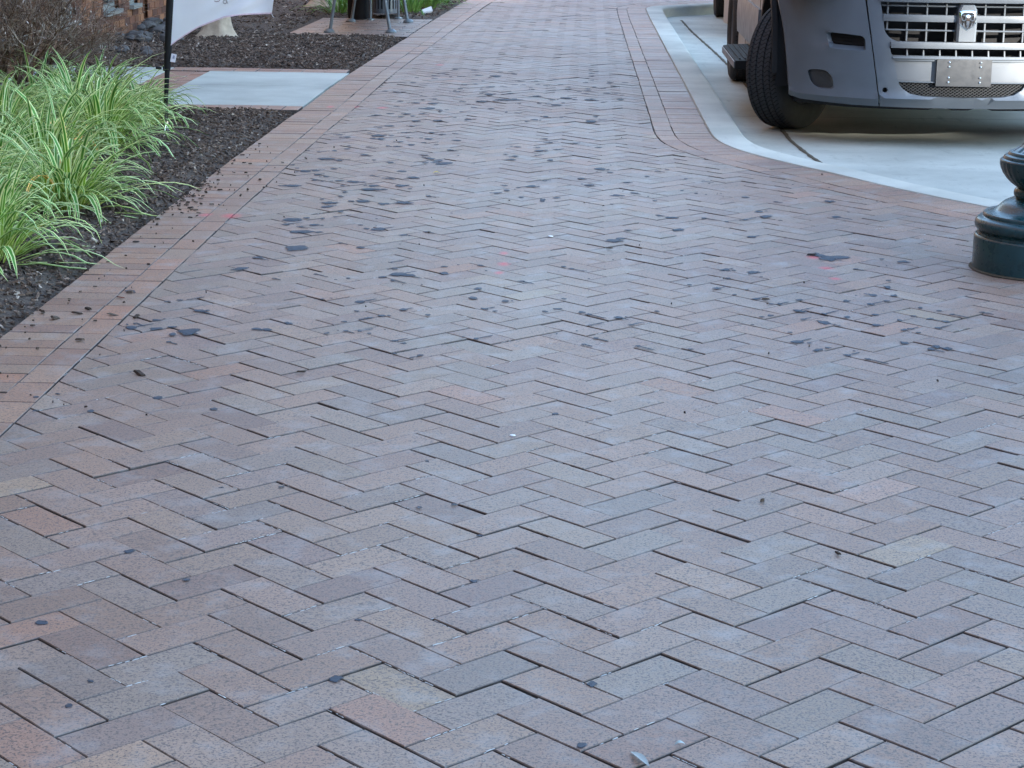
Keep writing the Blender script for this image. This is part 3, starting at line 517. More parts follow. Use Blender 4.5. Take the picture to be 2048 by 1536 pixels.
# ------------------------------------------------------------------ planting beds
def bed_mesh(name, x0, x1f, y0, y1, step=.07):
    b = MB(); ys = np.arange(y0, y1 + .001, step); nx = 36; vv = []
    for y in ys:
        x1 = x1f(y)
        for k in range(nx + 1):
            t = k/nx; x = x0 + (x1-x0)*t; edge = min((x1-x)/.15, (y-y0)/.12, (y1-y)/.12, 1); edge = max(edge, 0)
            vv.append((x, y, -.03 + .045*edge + .012*noise2(x, y, 4)*edge + .008*noise2(x, y, 17)*edge))
    b.add(vv, [(i*(nx+1)+k, i*(nx+1)+k+1, (i+1)*(nx+1)+k+1, (i+1)*(nx+1)+k) for i in range(len(ys)-1) for k in range(nx)])
    return tag(b.build(name, MAT['mulch'], smooth=True), kind='structure')
def bedz(x, y, x1, y0, y1): edge = max(0, min((x1-x)/.15, (y-y0)/.12, (y1-y)/.12, 1)); return -.03 + .045*edge + .012*noise2(x, y, 4)*edge + .008*noise2(x, y, 17)*edge
lf = lambda y: lerp_poly(LEFT, y) - .002
bed_mesh('mulch_bed', -4.02, lf, 1.0, 11.915); bed_mesh('mulch_bed', -4.02, lf, 14.49, 17.55); bed_mesh('mulch_bed', -4.02, lambda y: -2.665 + .06*(y-17.56)/2.2, 17.55, 19.80); bed_mesh('mulch_bed', -5.0, lf, 19.82, 27.0)
CH = [(.075, .050, .036), (.105, .072, .052), (.135, .095, .070), (.05, .038, .032), (.17, .125, .095), (.25, .19, .15), (.40, .34, .28)]; CWt = [30, 26, 18, 14, 12, 6, 2]
def chip(mb, x, y, z, l, w, th, yaw, pitch, roll, col):
    Mx = Matrix.Translation((x, y, z)) @ Matrix.Rotation(yaw, 4, 'Z') @ Matrix.Rotation(pitch, 4, 'Y') @ Matrix.Rotation(roll, 4, 'X')
    a = l/2; b = w/2; k = random.uniform(.3, .9); k2 = random.uniform(.3, .9)
    pts = [(-a, -b*k, 0), (a*.6, -b, 0), (a, b*k2*.4, 0), (-a*.5, b, 0), (-a*.8, -b*k*.6, th), (a*.6, -b*.7, th), (a*.7, b*.4, th), (-a*.5, b*.7, th)]
    mb.add([Mx @ Vector(p) for p in pts], [(4,5,6,7),(0,1,5,4),(1,2,6,5),(2,3,7,6),(3,0,4,7)], col)
def scatter(n, xr, yr, zf, lmin, lmax, ok):
    mb = MB()
    for _ in range(n):
        y = yr[0] + (yr[1]-yr[0]) * random.random(); x0, x1 = xr(y); x = random.uniform(x0, x1)
        if not ok(x, y): continue
        l = random.uniform(lmin, lmax) * (1.3 if random.random() < .1 else 1); c = random.choices(CH, CWt)[0]; k = random.uniform(.7, 1.3)
        chip(mb, x, y, zf(x, y) + random.uniform(-.002, .008), l, l*random.uniform(.2, .5), random.uniform(.003, .008), random.uniform(0, 6.28), random.gauss(0, .35), random.gauss(0, .4), tuple(q*k for q in c))
    return mb
mc = scatter(27000, lambda y: (max(-4, lf(y) - 1.75), lf(y) + .012), (4.3, 11.9), lambda x, y: bedz(x, y, lf(y), 1.0, 11.915), .010, .036, lambda x, y: inview((x, y, 0), .03))
tag(mc.build('bark_chips', MAT['chips']), 'dark bark mulch chips covering the planting beds', 'mulch', kind='stuff')
mc = scatter(12000, lambda y: (-3.95, lf(y) + .008), (14.52, 17.55), lambda x, y: bedz(x, y, lf(y), 14.49, 17.55), .014, .045, lambda x, y: inview((x, y, 0), .03))
m2 = scatter(3500, lambda y: (-4.4, -2.6 if y < 19.8 else lf(y)), (17.5, 22.6), lambda x, y: .012, .02, .055, lambda x, y: inview((x, y, 0), .03) and not (-2.66 < x < -1.5 and y < 19.78))
mc.add(m2.v, m2.f); mc.c[-len(m2.v):] = m2.c
tag(mc.build('bark_chips', MAT['chips']), 'dark bark mulch chips in the bed round the pale tree trunk', 'mulch', kind='stuff')
# ================================================================== BUILDINGS
# long brick building along the left bed
bld = thing('brick_building', 'red brick building wall with low dark windows behind the bare shrub', 'building', (-4.0, 14, 0))
def P_(mb, name, mats, par, **k):      # world-built part under a thing
    o = mb.build(name, mats, par, **k); o.matrix_parent_inverse = Matrix.Translation(-par.location) if par.rotation_euler[2] == 0 else par.matrix_world.inverted(); return o
WIN = [(12.55, 13.25), (13.45, 14.10), (14.86, 15.62), (16.50, 17.06), (17.46, 17.80)]
ww = MB(); SILL = .215; HEAD = 1.75
def wallbox(y0, y1, z0, z1, x0=-14, x1=-4.0): ww.box((x0, y0, z0), (x1, y1, z1))
segs = []; y = -14.0
for a, b in WIN: segs.append((y, a)); y = b
segs.append((y, 18.0))
for a, b in segs: wallbox(a, b, -.3, HEAD, -4.35)
for a, b in WIN: wallbox(a, b, -.3, SILL, -4.35)
wallbox(18.0, 18.28, -.3, HEAD, -4.35, -4.18); wallbox(18.28, 40, -.3, HEAD, -4.35, -4.02)
wallbox(-14.0, 40, HEAD, 11.0, -14, -4.0)
P_(ww, 'wall', MAT['wall'], bld)
pc = MB(); rw = random.Random(3)
for r_ in range(0, 20):                 # the brick pieces of the stretch in view, proud of the mortar
    z = -.05 + r_*.067; off = .1 if r_ % 2 else 0
    for (a, b, xf) in [(s_[0], s_[1], -4.0) for s_ in segs if s_[1] > 12] + ([(w_[0], w_[1], -4.0) for w_ in WIN] if z + .06 < SILL else []) + [(18.28, 23.5, -4.02)]:
        y = max(a, 12.0); y = math.floor((y-off)/.203)*.203 + off
        while y < b:
            y0, y1 = max(y, a, 12.0), min(y+.193, b)
            if y1 - y0 > .03:
                k = rw.uniform(.75, 1.2); c = rw.choice([(.19, .08, .04), (.15, .062, .034), (.23, .105, .05), (.11, .048, .03)])
                pc.box((xf-.02, y0, z), (xf+.006+rw.uniform(0, .003), y1, z+.057), tuple(q*k for q in c))
            y += .203
tag(P_(pc, 'wall_bricks', MAT['wallpc'], bld), kind='stuff')
for a, b in WIN:
    fr = MB(); t_ = .045; x0, x1 = -4.10, -4.03
    fr.box((x0, a, SILL+.03), (x1, a+t_, HEAD)); fr.box((x0, b-t_, SILL+.03), (x1, b, HEAD)); fr.box((x0, a+t_, HEAD-t_), (x1, b-t_, HEAD)); fr.box((x0, a+t_, SILL+.03), (x1, b-t_, SILL+.03+t_))
    wo = P_(fr, 'window', MAT['pale'], bld)
    gl = MB(); gl.box((-4.085, a+t_, SILL+.03+t_), (-4.075, b-t_, HEAD-t_)); o = gl.build('pane', MAT['glass'], wo); o.matrix_parent_inverse = Matrix()
    si = MB(); si.box((-4.12, a-.0, SILL-.005), (-3.955, b+.0, SILL+.03)); o = si.build('sill', MAT['pale'], wo)
for fl in range(2):
    for k in range(10):
        y = 6 + k*3.2; z = 3.0 + fl*3.0
        up = MB(); up.box((-4.0, y, z), (-3.96, y+1.2, z+1.7)); uo = P_(up, 'window', MAT['pale'], bld); ug = MB(); ug.box((-3.965, y+.07, z+.07), (-3.953, y+1.13, z+1.63)); ug.build('pane', MAT['glass'], uo)
# unseen blocks added to shade the place, slotted to sun the van's nose
TS = math.tan(R(40)); CX = 1.84 + (11.08 + 20) * TS
def block(name, lab, pts, H, loc):
    b_ = thing(name, lab, 'building', loc); n = len(pts); m_ = MB()
    m_.add([(x, y, -.3) for x, y in pts] + [(x, y, H) for x, y in pts], [tuple(range(n, 2*n))] + [(i, (i+1) % n, n+(i+1) % n, n+i) for i in range(n)]); P_(m_, 'wall', MAT['wall'], b_)
    rf = MB(); rf.add([(x, y, H) for x, y in pts] + [(x, y, H+.35) for x, y in pts], [tuple(range(n, 2*n))] + [(i, (i+1) % n, n+(i+1) % n, n+i) for i in range(n)]); P_(rf, 'parapet', MAT['curb'], b_)
block('shade_blocker', 'unseen brick block added behind the viewpoint to cast the shade', [(-60, -20), (-60, -32), (CX + 12*TS, -32), (CX, -20)][::-1], 13.7, (-10, -26, 0))
GP = .95
block('sun_slot_side', 'unseen brick block added on the far side of the sun slot', [(CX + GP, -20), (CX + GP + 12*TS, -32), (85, -32), (85, -20)][::-1], 13.7, (50, -26, 0))  # second unseen block, added to bound the sun slot on the right
lk = [(CX, -20.01), (CX + 12*TS, -31.99), (CX + GP + 12*TS, -31.99), (CX + GP, -20.01)]
block('sun_slot_base', 'unseen brick infill added below the sun slot behind the viewpoint', [(CX, -20.01), (CX + 1*TS, -21), (CX + GP + 1*TS, -21), (CX + GP, -20.01)][::-1], 10.02, (CX, -20.5, 0))  # added infill that keeps direct sun off the ground before the van
bg_ = thing('sun_slot_cap', 'unseen slab added above the sun slot behind the viewpoint', 'sun blocker', (CX, -20.5, 11)); m_ = MB()  # added cap that keeps the sun off the van's upper front
q4_ = [(CX, -20.02), (CX + 1*TS, -21), (CX + GP + 1*TS, -21), (CX + GP, -20.02)][::-1]
m_.add([(x, y, 11.15) for x, y in q4_] + [(x, y, 14.0) for x, y in q4_], [(3, 2, 1, 0), (4, 5, 6, 7)] + [(i, (i+1) % 4, 4+(i+1) % 4, 4+i) for i in range(4)]); P_(m_, 'cap_slab', MAT['curb'], bg_)
# unseen brick block added far ahead so the far bricks mirror less sky
block('sheen_blocker', 'unseen brick block added ahead to darken the sheen on the far bricks', [(-14, 52), (40, 46), (44, 60), (-12, 66)], 6.6, (12, 54, 0))
# ================================================================== VAN
VAN = thing('van', 'grey-bumpered silver cargo van parked on the concrete, front wheel turned', 'van', (2.06, 12.0, -.07))
def prof_y(u, z):
    a = abs(u)/.985; return -.95 + .50*a**3.2 + .10*max(0, z-.55)
def inpoly(p, poly):
    x, y = p; ins = False
    for (x0, y0), (x1, y1) in zip(poly, poly[1:] + poly[:1]):
        if (y0 > y) != (y1 > y) and x < (x1-x0)*(y-y0)/(y1-y0) + x0: ins = not ins
    return ins
def dens(poly, step):
    o = []
    for (x0, y0), (x1, y1) in zip(poly, poly[1:] + poly[:1]):
        n = max(1, int(math.hypot(x1-x0, y1-y0)/step))
        for k in range(n): o.append((x0+(x1-x0)*k/n, y0+(y1-y0)*k/n))
    return o
def rnd(poly, r=.015, n=4):             # rounded corners
    o = []; P = [Vector(p) for p in poly]; m = len(P)
    for i in range(m):
        a, b, c = P[i-1], P[i], P[(i+1) % m]; d = min(r, (a-b).length*.45, (c-b).length*.45)
        p0 = b + (a-b).normalized()*d; p1 = b + (c-b).normalized()*d
        for k in range(n+1):
            t = k/n; q = p0*(1-t)**2 + b*2*t*(1-t) + p1*t*t; o.append((q.x, q.y))
    return o
def panel(outer, holes, fmap, step=.035, taper=None, wall=.05, edge=.012):
    """Flat layout (u,z) with holes, mapped to 3-D; hole rims turned inwards by `wall`, outer rim by `edge`."""
    loops = [dens(outer, step)] + [dens(h_, step*.6) for h_ in holes]; pts = []; eds = []
    for lp in loops:
        n0 = len(pts); pts += lp; eds += [(n0+i, n0+(i+1) % len(lp)) for i in range(len(lp))]
    us = [p[0] for p in outer]; zs = [p[1] for p in outer]; u = min(us) + step*.5
    while u < max(us):
        z = min(zs) + step*.5
        while z < max(zs):
            if inpoly((u, z), outer) and not any(inpoly((u, z), h_) for h_ in holes):
                if min((u-a)**2 + (z-b)**2 for a, b in pts[:sum(len(l) for l in loops)]) > (step*.4)**2: pts.append((u, z))
            z += step
        u += step
    V, E_, F, ov, oe, of = delaunay_2d_cdt([Vector(p) for p in pts], eds, [], 0, 1e-6)
    F = [f for f in F if inpoly(tuple(sum((V[i] for i in f), Vector((0, 0)))/len(f)), outer) and not any(inpoly(tuple(sum((V[i] for i in f), Vector((0, 0)))/len(f)), h_) for h_ in holes)]
    mb = MB(); mb.add([fmap(v.x, v.y, 0) for v in V], [tuple(f) for f in F])
    for li, lp in enumerate(loops):
        d = edge if li == 0 else wall; n = len(lp); k0 = .006
        tp = (lambda a, b: (a, b)) if (li == 0 or taper is None) else taper(li-1)
        mb.add([fmap(a, b, 0) for a, b in lp] + [fmap(*tp(a, b), d) for a, b in lp], [(i, (i+1) % n, n+(i+1) % n, n+i) for i in range(n)])
    return mb
def front(u, z, d): return (u, prof_y(u, z) + d, z)
def chinpush(u, z, d):                  # lower lip bulges forward, upper area leans back
    y = prof_y(u, z)
    y += -.020*max(0, 1 - abs(z-.285)/.022)**.7 - .006*max(0, 1-abs(z-.40)/.03) + (.55*max(0, .285-z) if z < .285 else 0)
    return (u, y + d, z)
seam = lambda z: -.440 - (z-.259)*(.096/.55)
gri = rnd([(-.462, .83), (-.46, .79), (-.45, .738), (-.434, .645), (-.408, .613), (-.365, .592), (.365, .592), (.408, .613), (.434, .645), (.45, .738), (.46, .79), (.462, .83)], .012)
slot = rnd([(-.408, .572), (-.392, .518), (.392, .518), (.408, .572)], .012)
meshs = rnd([(-.352, .374), (-.324, .337), (-.283, .311), (-.214, .299), (0, .293), (.214, .299), (.283, .311), (.324, .337), (.352, .374)], .01)
pnl = rnd([(-.378, .491), (-.352, .380), (.352, .380), (.378, .491)], .008)
outer = [(seam(.84), .86), (seam(.55), .55), (seam(.235), .235), (-.2, .232), (.2, .232), (-seam(.235), .235), (-seam(.55), .55), (-seam(.84), .86)]
hook = [(-.417 + .014*math.cos(2*math.pi*k/16), .328 + .014*math.sin(2*math.pi*k/16)) for k in range(16)]
pn = panel(outer, [gri, slot, meshs, hook, pnl], chinpush, .035, wall=.045)
bc = pn.build('front_bumper', MAT['gray'], VAN, smooth=35)
rec = panel(pnl, [], lambda u, z, d: (u, prof_y(u, z) + .014 + d, z), .05, edge=.03); rec.build('number_plate_recess', MAT['graylt'], VAN, smooth=35)
bk = MB()
for lp, d in ((hook, .03),):
    bk.add([front(a, b, d) for a, b in lp], [tuple(range(len(lp)))])
bk.build('tow_hook_cap', MAT['blackpl'], bc)
# corner pieces with the lamp pocket and the blanked fog lamp
fog = rnd([(-.823, .411), (-.783, .420), (-.727, .418), (-.693, .385), (-.682, .317), (-.76, .312), (-.799, .341)], .022)
for s_ in (1, -1):
    fm = (lambda u, z, d, s_=s_: (s_*chinpush(u, z, d)[0], chinpush(u, z, d)[1], z))
    pock = rnd([(-.731, .627), (-.639, .624), (-.548, .616), (-.534, .598), (-.529, .535), (-.612, .537), (-.716, .541)], .014)
    def pk_map(u, z, d, s_=s_):           # shallow scoop running into the pocket from the outer side
        x, y, zz = chinpush(u, z, d); t = 0
        if .535 < z < .632 and -.86 < u < -.72: t = max(0, 1 - (-.72-u)/.12) * min(1, (z-.535)/.02, (.632-z)/.012)
        return (s_*x, y + .022*max(0, t), zz)
    oc = [(seam(.86)-.006, .86), (-.80, .86), (-.96, .83), (-.978, .78), (-.945, .617), (-.925, .451), (-.905, .257), (-.85, .243), (-.596, .236), (seam(.235)-.006, .235), (seam(.55)-.006, .55)]
    def tpr(k):
        if k == 0: return lambda a, b: (a + (.022 if a < -.69 else 0), b + (.022 if b < .56 else -.002 if b > .6 else 0))
        return lambda a, b: (-.75 + (a+.75)*.9, .366 + (b-.366)*.9)
    pn = panel(oc, [pock, fog], pk_map, .028, tpr, wall=.045, edge=.05)
    co = pn.build('bumper_corner', MAT['gray'], VAN, smooth=35)
    b = MB(); lp = dens(pock, .02)
    b.add([fm(a, z, .05) for a, z in lp], [tuple(range(len(lp)))])
    for k in range(4):
        z = .552 + k*.018; b.add([fm(-.70, z, .046), fm(-.60, z-.003, .040), fm(-.60, z+.005, .040), fm(-.70, z+.008, .046)], [(0, 1, 2, 3)])
    b.v[:] = [(x, y_, z_) for x, y_, z_ in b.v]; b.build('lamp_pocket', MAT['blackpl'], co)
    b = MB(); b.add([fm(a, z, .022) for a, z in dens(fog, .02)], [tuple(range(len(dens(fog, .02))))])
    for k in range(4):
        z = .335 + k*.022; b.add([fm(-.775, z, .017), fm(-.71, z, .014), fm(-.71, z+.004, .014), fm(-.775, z+.004, .017)], [(0, 1, 2, 3)])
    b.build('fog_lamp_blank', MAT['plate'], co)
# under-lip skirt
sk = MB(); vv = []; n = 40
for k in range(n+1):
    u = -.88 + 1.76*k/n; y = prof_y(u, .3); vv += [(u, y+.02, .25), (u, y+.035, .222 + (.012 if abs(abs(u)-.12) < .04 else 0)), (u, y+.3, .225)]
sk.add(vv, [(3*i+j, 3*i+3+j, 3*i+4+j, 3*i+1+j) for i in range(n) for j in (0, 1)]); sk.build('air_dam', MAT['blackpl'], VAN, smooth=True)
# grille bars
def hbar(z0, z1, u0, u1, dep0, dep1, name, mat=MAT['graylt']):
    b = MB(); n = 30; vv = []
    for k in range(n+1):
        u = u0 + (u1-u0)*k/n; y = prof_y(u, (z0+z1)/2)
        vv += [(u, y+dep0, z0), (u, y+dep0-.004, (z0+z1)/2), (u, y+dep0, z1), (u, y+dep1, z1), (u, y+dep1, z0)]
    f = [(5*i+j, 5*i+5+j, 5*i+5+(j+1) % 5, 5*i+(j+1) % 5) for i in range(n) for j in range(5)] + [(0, 1, 2, 3, 4), tuple(5*n+j for j in (4, 3, 2, 1, 0))]
    b.add(vv, f); return b.build(name, mat, VAN, smooth=30)
hbar(.781, .788, -.455, .455, .012, .05, 'grille_bar'); hbar(.702, .738, -.446, .446, -.004, .05, 'grille_bar'); hbar(.651, .659, -.43, .43, .012, .05, 'grille_bar')
hbar(.560, .594, -.40, .40, -.012, .04, 'grille_bar'); hbar(.500, .512, -.385, .385, -.008, .03, 'grille_bar'); hbar(.806, .84, -.47, .47, -.014, .05, 'grille_bar')
for k in range(-4, 5):
    if k == 0: continue
    u = k*.105
    for z0, z1 in ((.596, .651), (.659, .702), (.738, .781), (.788, .806)):
        if abs(u) > .41 and z0 < .64: continue
        b = MB(); y = prof_y(u, z0); b.box((u-.004, y+.022, z0), (u+.004, y+.048, z1)); b.build('grille_rib', MAT['graylt'], VAN)
for k in range(-4, 5):
    u = (k+.5)*.088 if k < 4 else 9
    if abs(u) > .39: continue
    b = MB(); y = prof_y(u, .54); b.add([(u-.004, y+.012, .516), (u+.004, y+.012, .516), (u+.003, y+.03, .562), (u-.003, y+.03, .562), (u-.004, y+.045, .516), (u+.004, y+.045, .516), (u+.003, y+.05, .562), (u-.003, y+.05, .562)], [(0,1,2,3),(1,5,6,2),(4,0,3,7),(5,4,7,6)]); b.build('grille_rib', MAT['graylt'], VAN)
b = MB(); b.box((-.47, -.78, .50), (.47, -.70, .84)); b.build('radiator', MAT['blackpl'], VAN)
b = MB()                                # honeycomb of the lower intake
bb = dens(meshs, .01)
for fam in (1, -1):
    c = -.9
    while c < .9:
        prev = None
        for k in range(120):
            z = .29 + k*.0008; u = c + fam*(z-.29)*1.5
            if inpoly((u, z), meshs):
                if prev is None: prev = (u, z)
                last = (u, z)
            elif prev: break
        if prev and (last[1]-prev[1]) > .006:
            (u0, z0), (u1, z1) = prev, last; y0, y1 = prof_y(u0, z0)+.02, prof_y(u1, z1)+.02
            b.add([(u0-.0025, y0, z0), (u0+.0025, y0, z0), (u1+.0025, y1, z1), (u1-.0025, y1, z1), (u0-.0025, y0+.012, z0), (u0+.0025, y0+.012, z0), (u1+.0025, y1+.012, z1), (u1-.0025, y1+.012, z1)], [(0,1,2,3),(0,3,7,4),(1,5,6,2)])
        c += .024
b.build('intake_mesh', MAT['plate'], VAN)
b = MB(); b.box((-.37, -.895, .285), (.37, -.86, .384)); b.build('intake_backing', MAT['blackpl'], VAN)
# badge block and shield
b = MB(); y = prof_y(0, .7)
def blk(z0, z1, hw, y0, y1, ch=.012): 
    return [(-hw, y1, z0), (-hw, y0+ch, z0), (-hw+ch, y0, z0), (hw-ch, y0, z0), (hw, y0+ch, z0), (hw, y1, z0)], [(-hw, y1, z1), (-hw, y0+ch, z1), (-hw+ch, y0, z1), (hw-ch, y0, z1), (hw, y0+ch, z1), (hw, y1, z1)]
def stack(levels):
    v = []; f = []
    for lv in levels: v += lv
    n = 6
    for i in range(len(levels)-1): f += [(i*n+k, i*n+(k+1) % n, (i+1)*n+(k+1) % n, (i+1)*n+k) for k in range(n)]
    f += [tuple(range(n))[::-1], tuple((len(levels)-1)*n+k for k in range(n))]; return v, f
L1, L2 = blk(.600, .700, .053, y-.028, y+.05); L3, L4 = blk(.770, .796, .050, y-.034, y+.05); L4 = [(x*.72, yy, z) for x, yy, z in L4]
L2 = [(x, yy-.006 if yy < y else yy, z) for x, yy, z in L2]
v, f = stack([L1, L2, L3, L4]); b.add(v, f); eb = b.build('badge_block', MAT['graylt'], VAN)
sh = [(-.046, .764), (-.030, .772), (.030, .772), (.046, .764), (.047, .70), (.036, .677), (0, .655), (-.036, .677), (-.047, .70)]
def relief(polys, yb, h, mat, name, par):
    b = MB()
    for P in polys:
        n = len(P); cz = sum(p[1] for p in P)/n; cu = sum(p[0] for p in P)/n
        b.add([(u, yb, z) for u, z in P] + [(cu+(u-cu)*.8, yb-h, cz+(z-cz)*.8) for u, z in P], [(i, (i+1) % n, n+(i+1) % n, n+i) for i in range(n)] + [tuple(range(n, 2*n))])
    return b.build(name, mat, par, smooth=40)
relief([sh], y-.030, .010, MAT['chrome'], 'badge_rim', eb)
shi = [(u*.82, .712+(z-.712)*.82) for u, z in sh]; relief([shi], y-.0395, .001, MAT['blackpl'], 'badge_field', eb)
hd = [(-.013, .742), (0, .748), (.013, .742), (.011, .712), (.008, .690), (.004, .676), (0, .673), (-.004, .676), (-.008, .690), (-.011, .712)]
horns = []
for s_ in (-1, 1):
    o_ = []; i_ = []
    for k in range(11):
        q = R(110 - k*31); r1 = .0185 - k*.0006; r2 = .009 - k*.0003
        cu, cz = s_*.0235, .727
        o_.append((cu + s_*-r1*math.cos(q), cz + r1*math.sin(q)*1.15)); i_.append((cu + s_*-r2*math.cos(q), cz + r2*math.sin(q)*1.15))
    horns += [[o_[k], o_[k+1], i_[k+1], i_[k]] for k in range(10)]
    horns.append([(s_*.020, .706), (s_*.028, .702), (s_*.024, .684), (s_*.013, .678)])
hb = relief([hd] + horns, y-.0405, .005, MAT['chrome'], 'badge_head', eb)
# plate bracket and screws
b = MB(); L = [(-.150, .357), (.150, .357), (.149, .504), (-.149, .504)]; yb = prof_y(0, .43)
b.add([(u, yb-.012, z) for u, z in L] + [(u, yb+.02, z) for u, z in L], [(0,1,2,3),(4,5,1,0),(5,6,2,1),(6,7,3,2),(7,4,0,3)]); pb_ = b.build('number_plate_bracket', MAT['plate'], VAN)
for u in (-.083, .088):
    for z in (.488, .464, .405, .380):
        b = MB(); b.lathe([(.006, 0), (.0055, .004), (.003, .006), (0, .006)], 12); o = b.build('screw', MAT['chrome'], pb_); o.location = (u, yb-.012, z); o.rotation_euler = (R(90), 0, 0)
# wheels
def wheel(x, y, steer, lab):
    t = MB(); hw = .112; r = .37; pr = [(.215, -.085), (.235, -.104), (.285, -.116), (.335, -.112), (.357, -.098)]
    zz = -.09
    for k, g_ in enumerate((-.066, -.024, .024, .066)):
        rz = r - .010*abs(g_/.1)**2
        pr += [(r - .006*(abs(zz)/.09)**2, zz), (r - .004*(abs(g_)/.09)**2, g_-.0055), (r-.010, g_-.004), (r-.010, g_+.004), (r - .004*(abs(g_)/.09)**2, g_+.0055)]; zz = g_+.012
    pr += [(r-.006, .09), (.357, .098), (.335, .112), (.285, .116), (.235, .104), (.215, .085)]
    t.lathe(pr, 80)
    # tread sipes
    for k in range(80):
        q = 2*math.pi*(k+.5)/80
        for zc, hw_ in ((-.092, .010), (-.045, .013), (0, .013), (.045, .013), (.092, .010)):
            pass
    o = t.build('tyre', MAT['tyre'], VAN, smooth=32); o.rotation_euler = (0, R(90), steer); o.location = (x, y, r); tag(o, lab)
    rm = MB(); rm.lathe([(.216, -.088), (.205, -.07), (.195, -.03), (.19, .05), (.205, .075), (.216, .09)], 48); rm.lathe([(.19, .045), (.12, .055), (.06, .04), (0, .04)], 48); rm.lathe([(0, -.05), (.055, -.05), (.055, .04)], 24)
    for k in range(8):
        q = 2*math.pi*k/8; rm.lathe([(.0, .062), (.011, .062), (.011, .045)], 8, (.08*math.cos(q), .08*math.sin(q), 0))
    ro = rm.build('rim', MAT['graylt'], o, smooth=35); return o
ST = R(-36)
w1 = wheel(-.84, 0, ST, 'front tyre turned towards the kerb'); w2 = wheel(.84, 0, ST, None); w3 = wheel(-.90, 2.85, R(180), None); w4 = wheel(.90, 2.85, 0, None)
# small balance weight on the front rim
b = MB(); b.box((-.014, -.004, -.006), (.014, .004, .006)); o = b.build('balance_weight', MAT['white'], w1); o.location = (.17, .0, .09)
# side: cladding, silver panel, sill, arches
arc = lambda yc, r_, z0: [(yc + r_*math.cos(R(q)), .37 + r_*math.sin(R(q))) for q in range(180 if z0 else 180, -1, -10)]
for s_ in (-1, 1):
    sm = lambda y, z, d, s_=s_: (s_*(.985 - d - .03*max(0, (z-1.2))), y, z)
    out = [(-.44, .86), (-.44, 1.0), (.3, 1.35), (.75, 1.40), (4.05, 1.4), (4.05, .34)] + [(2.85+.44*math.cos(R(q)), .37+.44*math.sin(R(q))) for q in range(0, 181, 12)] + [(2.41, .30), (.62, .30)] + [(.02+.46*math.cos(R(q)), .37+.46*math.sin(R(q))) for q in range(12, 91, 12)]
    pn = panel(out, [], sm, .12, edge=.06); pn.build('side_panel', MAT['silver'], VAN, smooth=35)
    cl = panel([(.60, .40), (2.36, .40), (2.36, .66), (.60, .66)], [], lambda y, z, d, s_=s_: (s_*(1.000-d + .006*math.sin((z-.4)/.26*3.14)), y, z), .1, edge=.03); cl.build('side_cladding', MAT['gray'], VAN, smooth=35)
    ar = MB(); v = []
    for q in range(0, 181, 10):
        for rr_, xx in ((.40, .90), (.425, 1.0), (.475, 1.0), (.475, .97)): v.append((s_*xx, .02+rr_*math.cos(R(q)), .37+rr_*math.sin(R(q))))
    ar.add(v, [(4*i+j, 4*i+4+j, 4*i+5+j, 4*i+1+j) for i in range(18) for j in range(3)]); ar.build('wheel_arch', MAT['blackpl'], VAN, smooth=30)
    ar = MB(); v = []
    for q in range(0, 181, 10):
        for rr_, xx in ((.40, .90), (.41, .995), (.455, .995), (.455, .97)): v.append((s_*xx, 2.85+rr_*math.cos(R(q)), .37+rr_*math.sin(R(q))))
    ar.add(v, [(4*i+j, 4*i+4+j, 4*i+5+j, 4*i+1+j) for i in range(18) for j in range(3)]); ar.build('wheel_arch', MAT['blackpl'], VAN, smooth=30)
    for yy in (.66, 1.75):
        dl = MB(); dl.box((s_*.9835-.004, yy, .31), (s_*.9835+.004, yy+.006, 1.39)); dl.build('door_gap', MAT['blackpl'], VAN)
    lr = MB(); v = []
    for q in range(-10, 191, 10):
        for xx in (.975, .55): v.append((s_*xx, .02+.45*math.cos(R(q)), .37+.45*math.sin(R(q))))
    lr.add(v, [(2*i, 2*i+2, 2*i+3, 2*i+1) for i in range(20)]); lr.build('wheel_housing', MAT['blackpl'], VAN, smooth=True)
# side step
b = MB(); vv = [(-1.16, .02+.0, .325), (-1.16, 1.50, .325), (-.96, 1.56, .335), (-.96, .02, .335)]
st = MB(); st.add([(-1.155, .30, .368), (-1.155, 1.46, .368), (-1.10, 1.52, .372), (-.95, 1.52, .375), (-.95, .30, .375), (-1.155, .30, .318), (-1.155, 1.46, .318), (-1.10, 1.52, .318), (-.95, 1.52, .318), (-.95, .30, .318)],
       [(4,3,2,1,0), (0,1,6,5), (1,2,7,6), (2,3,8,7), (5,6,7,8,9), (4,0,5,9)])
for k in range(4): st.box((-1.13+k*.035, .35, .373), (-1.118+k*.035, 1.45, .379))
so_ = st.build('side_step', MAT['blackpl'], VAN); md = so_.modifiers.new('b', 'BEVEL'); md.width = .005; md.segments = 2
b = MB(); b.box((-1.162, .32, .322), (-1.156, 1.45, .362)); b.build('step_edge', MAT['graylt'], so_)
# underbody and upper body
b = MB(); b.box((-.72, -.55, .24), (.72, 3.95, .5)); b.box((-.95, .6, .26), (.95, 2.3, .34)); b.build('underbody', MAT['blackpl'], VAN)
for yy in (0, 2.85): b = MB(); b.tube([(-.8, yy, .37), (.8, yy, .37)], .05, 10); b.build('axle', MAT['blackpl'], VAN)
pass
sp = [(-.86, .86), (-.80, 1.12), (-.62, 1.24), (-.20, 1.36), (.45, 2.20), (.75, 2.42), (4.1, 2.44), (4.12, .5), (.62, .5), (.6, .86)]
b = MB(); n = len(sp); b.add([(-.955, y, z) for y, z in sp] + [(.955, y, z) for y, z in sp], [tuple(range(n)), tuple(range(2*n-1, n-1, -1))] + [(i, n+i, n+(i+1) % n, (i+1) % n) for i in range(n)])
bo = b.build('body', MAT['silver'], VAN); md = bo.modifiers.new('b', 'BEVEL'); md.width = .05; md.segments = 3; bo.data.update()
